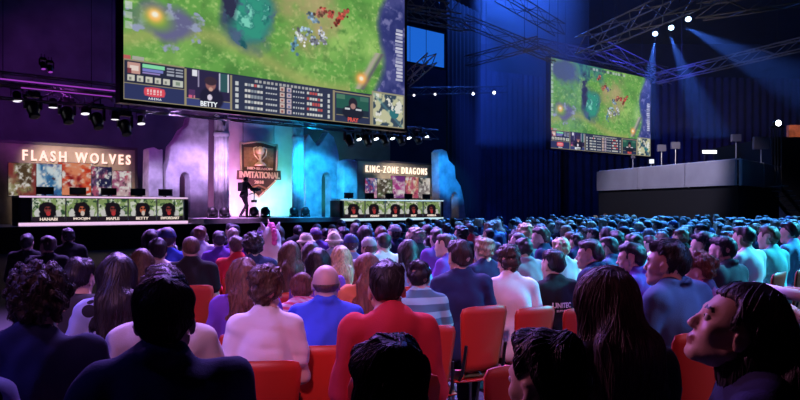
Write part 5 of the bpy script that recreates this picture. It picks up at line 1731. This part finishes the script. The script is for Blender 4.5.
# the farthest heads, past counting
def crowd_mass():
    fams = []
    for P, parts, fem, hair, cap, top in VAR[:16]:
        vs = []
        for nm, me in parts:
            if nm in ('trousers', 'shoe'): continue
            V = np.empty(len(me.vertices) * 3, np.float32); me.vertices.foreach_get('co', V)
            Lp = np.empty(len(me.loops), np.int32); me.loops.foreach_get('vertex_index', Lp)
            Q = Lp.reshape(-1, 4)
            V = V.reshape(-1, 3)
            vs.append((nm, V, Q))
        fams.append(vs)
    mats = [SKIN[0]] + [HAIR[k] for k in ('black', 'dark', 'brown', 'blond', 'ash')] + [TOPC[k] for k in ('navy', 'black', 'charcoal', 'blue', 'white', 'grey', 'sky', 'purple', 'jacketblue')]
    allp = []
    for y, x, px in rest:
        s = cr.uniform(.95, 1.06); a = ROWA + cr.uniform(-.25, .25) + (.2 if px > 540 else 0)
        c, sn = math.cos(a) * s, math.sin(a) * s
        hm, tm = 1 + cr.choice((0, 0, 1, 1, 1, 2, 2, 3, 4)), 6 + cr.randrange(9)
        for nm, V, Q in cr.choice(fams):
            W = np.stack([V[:, 0] * c - V[:, 1] * sn + x, V[:, 0] * sn + V[:, 1] * c + y, V[:, 2] * s], 1)
            allp.append((W, Q, 0 if nm == 'person' else tm if nm not in ('hair', 'cap', 'beanie') else hm))
    V, Q, mi = join(allp)
    me = new_mesh('crowd', V, Q, mats, mi)
    o = obj_mesh('audience', me)
    tag(o, 'distant blue-lit audience packed together towards the platform and far screen', 'crowd', kind='stuff')
print('near', len(NEAR), 'individuals', len(indiv), 'rest', len(rest))
if rest: crowd_mass()


# ================================================================ camera operator on the stage
def operator():
    s, _ = pp(244, 215, -.9)
    c = STAGE @ Vector((s, .9, ZM))
    p = Pose(.16, -.25, -.1, 0, 1.0, {-1: ((-.27, .10, 1.22), (-.10, .38, 1.22), (.1, 1, .1), (0, 0, -1)), 1: ((.27, .14, 1.16), (.12, .42, 1.08), (-.1, 1, .1), (0, 0, -1))}, stand=True)
    P = dict(pose=p, hair='short', cap=None, top='jacket', locks=0)
    root = assemble(person_meshes(P, .016, .012, 5, dict(skin=SKIN[1], hair=HAIR['black'], top=TOPC['black'], trousers=DARKTR, shoe=SHOE, cap=CAPM['black'])), c, ANG - R(90) + R(14), 1.2)
    tag(root, 'camera operator in black standing on the stage in front of the banner', 'person')
    # shoes onto the stage floor
    W = root.matrix_basis
    e = empty('video_camera', W @ Matrix.Translation((.02, .56, 1.14)), 'video camera on a body rig held by the operator on stage', 'camera')
    MB().box((-.07, -.16, -.06), (.07, .16, .09), .012).build('camera_body', M_['blackm'], e)
    MB().lathe([(.045, 0), (.055, .03), (.055, .12), (.07, .16)], 16, Matrix.Translation((0, .16, .01)) @ Matrix.Rotation(R(-90), 4, 'X')).build('lens', M_['plasticbk'], e, smooth=True)
    MB().box((-.11, -.18, .1), (.02, -.16, .18), .005).build('viewfinder', M_['post'], e)
    MB().tube((0, 0, -.06), (0, -.02, -.42), .018).box((-.09, -.1, -.52), (.09, .06, -.42), .01).build('sled_post', M_['blackm'], e)
    MB().path([(0, -.02, -.2), (.16, -.12, -.12), (.05, -.34, -.2)], .022, 8).build('spring_arm', M_['blackm'], e)
    e2 = empty('battery_pack', W @ Matrix.Translation((0, -.13, 1.06)), 'square black pack worn on the back of the operator on stage', 'backpack')
    MB().box((-.15, -.09, 0), (.15, .08, .36), .03).build('pack', M_['plasticbk'], e2)
    MB().tube((.1, .05, .34), (.1, .22, .28), .015).tube((-.1, .05, .34), (-.1, .22, .28), .015).build('strap', M_['blackm'], e2)


operator()
# ================================================================ lights
def spot(name, loc, aim, col, power, cone=60, blend=.5, size=.3):
    l = bpy.data.lights.new(name, 'SPOT')
    l.energy = power; l.color = col; l.spot_size = R(cone); l.spot_blend = blend; l.shadow_soft_size = size
    o = bpy.data.objects.new(name, l); COL.objects.link(o)
    o.location = loc
    o.rotation_euler = (Vector(aim) - Vector(loc)).to_track_quat('-Z', 'Y').to_euler()
    return o


def SP(px, py, t):
    s, z = pp(px, py, t); return STAGE @ Vector((s, -t, z))


PINK, MAG, PUR, BLU, CYA, WRM = (1, .34, .62), (.85, .12, .75), (.42, .14, 1.0), (.05, .16, 1.0), (.02, .42, 1.0), (1, .75, .6)
# scenery
spot('purple_wash', SP(170, 95, 3), SP(190, 170, -3), (.58, .36, 1.0), 6000, 20)
spot('purple_wash', SP(150, 105, 3), SP(156, 180, -2.4), (.6, .42, 1.0), 2600, 16)
spot('purple_wash', SP(225, 98, 3), SP(221, 165, -2.5), (.70, .42, 1.0), 5000, 18)
spot('purple_wash', SP(60, 70, 3), SP(80, 130, -7), (.40, .06, .65), 1500, 70)
spot('blue_wash', SP(310, 105, 3), SP(316, 185, -3), (.01, .40, 1), 11000, 30)
spot('blue_wash', SP(300, 214, -.2), SP(299, 150, -2.6), (.02, .5, 1), 900, 50)
spot('green_wash', SP(327, 214, -5.5), SP(327, 190, -7), (.06, .9, .7), 350, 80)
spot('purple_wash', SP(218, 214, -.2), SP(220, 150, -2.6), (.7, .4, 1), 700, 50)
spot('blue_wash', SP(350, 125, 2), SP(350, 185, -2), (.02, .46, 1.0), 4200, 18)
spot('blue_wash', SP(455, 130, 4), SP(448, 175, -1.4), (.01, .30, 1.0), 4200, 22)
spot('blue_wash', SP(390, 120, 2), SP(395, 150, -7), (.03, .22, .42), 1300, 60)
spot('pink_wash', SP(233, 213, -3.6), SP(236, 190, -5.6), (1, .32, .78), 1150, 95)
spot('green_wash', SP(290, 214, -3.6), SP(280, 195, -5.6), (.10, .95, .72), 800, 95)
spot('white_wash', SP(262, 213, -3.2), SP(268, 200, -5.6), (.6, .95, 1.0), 70, 90)
spot('banner_light', SP(262, 90, 2), SP(258, 168, -4.6), WRM, 1800, 18)
spot('team_light', SP(75, 95, 1.5), SP(75, 190, -3.4), (1, .78, .62), 2300, 50)
spot('team_light', SP(400, 125, 1.5), SP(400, 190, -3.4), (1, .85, .7), 3600, 30)
spot('stage_floor_light', SP(215, 40, 1), SP(225, 217, -.5), (.75, .34, 1), 14000, 24)
spot('stage_floor_light', SP(320, 80, 1), SP(300, 216, -.5), CYA, 9000, 26)
# audience: from the stage side, high up (rims on heads and shoulders)
spot('audience_blue_top', (1.5, 17, 12), (.9, 11.5, 1), (.14, .20, 1), 9000, 46, .6)
spot('audience_blue_top', (6, 20, 12), (4.2, 13.5, 1), (.07, .30, 1), 22000, 52, .6)
spot('audience_blue_top', (12, 20, 12), (8.2, 13.5, 1), (.05, .34, 1), 19000, 54, .6)
spot('audience_blue_top', (9, 29, 12), (7.0, 22, 1), (.06, .30, 1), 26000, 64, .6)
spot('audience_blue_top', (16, 27, 12), (13, 20, 1), (.05, .36, 1), 24000, 64, .6)
spot('audience_violet_top', (-2.6, 14.5, 11.5), (-1.5, 8.8, 1), (.40, .24, 1), 20000, 50, .6)
spot('audience_pink_top', (.5, 12.5, 11.5), (-.3, 7.0, 1), (.52, .24, 1), 8500, 40, .6)
spot('audience_purple_back', (-7, 20, 10), (-1.6, 6, 1), (.40, .13, 1), 6500, 36, .6)
spot('audience_magenta_back', (-11, 15, 9), (-2, 9, 1), (.48, .20, 1), 4600, 44, .6)
spot('audience_magenta_back', (-12, 17, 9), (4, 6.5, 1), (.55, .22, 1), 9000, 26, .6)
spot('audience_cyan_side', (13, 9, 8.5), (3.9, 7.6, 1), (.07, .62, .9), 24000, 26, .5)
spot('audience_blue_side', (9, 4, 8), (2.4, 5.2, 1), (.06, .24, 1), 3200, 30, .6)
spot('audience_blue_side', (-8, 1, 8), (-1.9, 3.4, 1), (.22, .14, 1), 2200, 22, .6)
spot('audience_blue_side', (6.5, 2.0, 7), (1.85, 3.1, 1.15), (.35, .5, 1), 2600, 14, .6)  # extra spot added only to brighten the rolled paper and hands
# from behind the camera
spot('audience_pink', (-2.0, -7, 10.5), (-.55, 5.5, .9), (.95, .36, .72), 4300, 14, .25)
spot('audience_red', (3.5, -6, 9.5), (1.1, 5.0, .9), (1, .24, .45), 1100, 16, .4)
spot('platform_light', (4, 22, 11), (11.6, 31.5, 3), (.72, .66, 1), 8500, 34, .6)
spot('face_light', (-6, 6, 5), (.95, 1.9, 1.25), (1, .30, .6), 1000, 12, .5)
spot('orange_panel_light', at(800, 90, 40), at(800, 132, 46), (1, .55, .35), 900, 60)
spot('added_drape_fill', (16, 40, 12), (14, 60, 4), (.05, .06, 1), 7000, 110, .8)  # unseen soft fill added to give the drapes their navy glow
spot('added_truss_fill', (0, 20, 6), (1.5, 32, 11.5), (.9, .95, 1), 500, 30, .6)  # these three unseen lamps are added to make the dark trusses show
spot('added_truss_fill', (4, 30, 5), (12, 40, 11), (1, .86, .78), 1300, 60, .6)
spot('added_truss_fill', (10, 26, 4), (16, 42, 11), (1, .88, .8), 1300, 60, .6)
# beams in the haze
for (px, y), d, (ax, ay) in zip(BEAM, BEAM_D, ((648, 95), (690, 85), (770, 70))):
    p = at(px, y, d)
    spot('blue_beam', p + Vector((0, .1, -.35)), at(ax, ay, d + .8), (.06, .2, 1), 26000, 24, .8, .05)
for q, pw in ((at(506, -26, 46.5), 4600), (at(535, -20, 47), 1500)):  # unseen lamps added above the frame so the haze glows from the top
    l = bpy.data.lights.new('added_haze_glow', 'POINT'); l.energy = pw; l.color = (.03, .14, 1); l.shadow_soft_size = .3
    o = bpy.data.objects.new('added_haze_glow', l); COL.objects.link(o); o.location = q
spot('blue_haze_beam', at(470, -30, 43), at(490, 200, 50), (.03, .09, 1), 14000, 30, .9, .3)

# haze in the hall
def haze(lo, hi, dens, label):
    hz = MB().box(lo, hi).build('haze', [])
    m = bpy.data.materials.new('stage_haze'); m.use_nodes = True
    nt = m.node_tree; nt.nodes.clear()
    v = nt.nodes.new('ShaderNodeVolumeScatter'); v.inputs['Density'].default_value = dens; v.inputs['Anisotropy'].default_value = .2; v.inputs['Color'].default_value = (.9, .92, 1, 1)
    o_ = nt.nodes.new('ShaderNodeOutputMaterial'); nt.links.new(v.outputs[0], o_.inputs['Volume'])
    hz.data.materials.append(m)
    tag(hz, label, 'haze', kind='stuff')


haze((5.2, 44, 6.0), (12, 53, 17.8), .030, 'blue-lit haze between the black drape and the distant screen')
haze((7, 31, 5.2), (24, 36.9, 15), .008, 'haze with three blue beams under the ceiling truss at right')

w = bpy.data.worlds.new('hall'); SC.world = w
w.use_nodes = True
w.node_tree.nodes['Background'].inputs['Color'].default_value = (.004, .004, .010, 1)
w.node_tree.nodes['Background'].inputs['Strength'].default_value = .5

# ================================================================ camera
cam = bpy.data.cameras.new('camera')
cam.sensor_width = 36; cam.lens = F_PX / 800 * 36
cam.shift_y = (HOR - 200) / 800
cam.clip_start = .05; cam.clip_end = 200
co = bpy.data.objects.new('camera', cam); COL.objects.link(co)
co.location = (0, 0, EYE); co.rotation_euler = (R(90), 0, 0)
SC.camera = co

vs = SC.view_settings
SC.display_settings.display_device = 'sRGB'
vs.view_transform = 'Standard'; vs.look = 'None'; vs.exposure = 0.0; vs.gamma = 1.0; vs.use_curve_mapping = False
SC.cycles.use_denoising = True
SC.cycles.max_bounces = 6; SC.cycles.volume_bounces = 0
SC.cycles.sample_clamp_indirect = 4
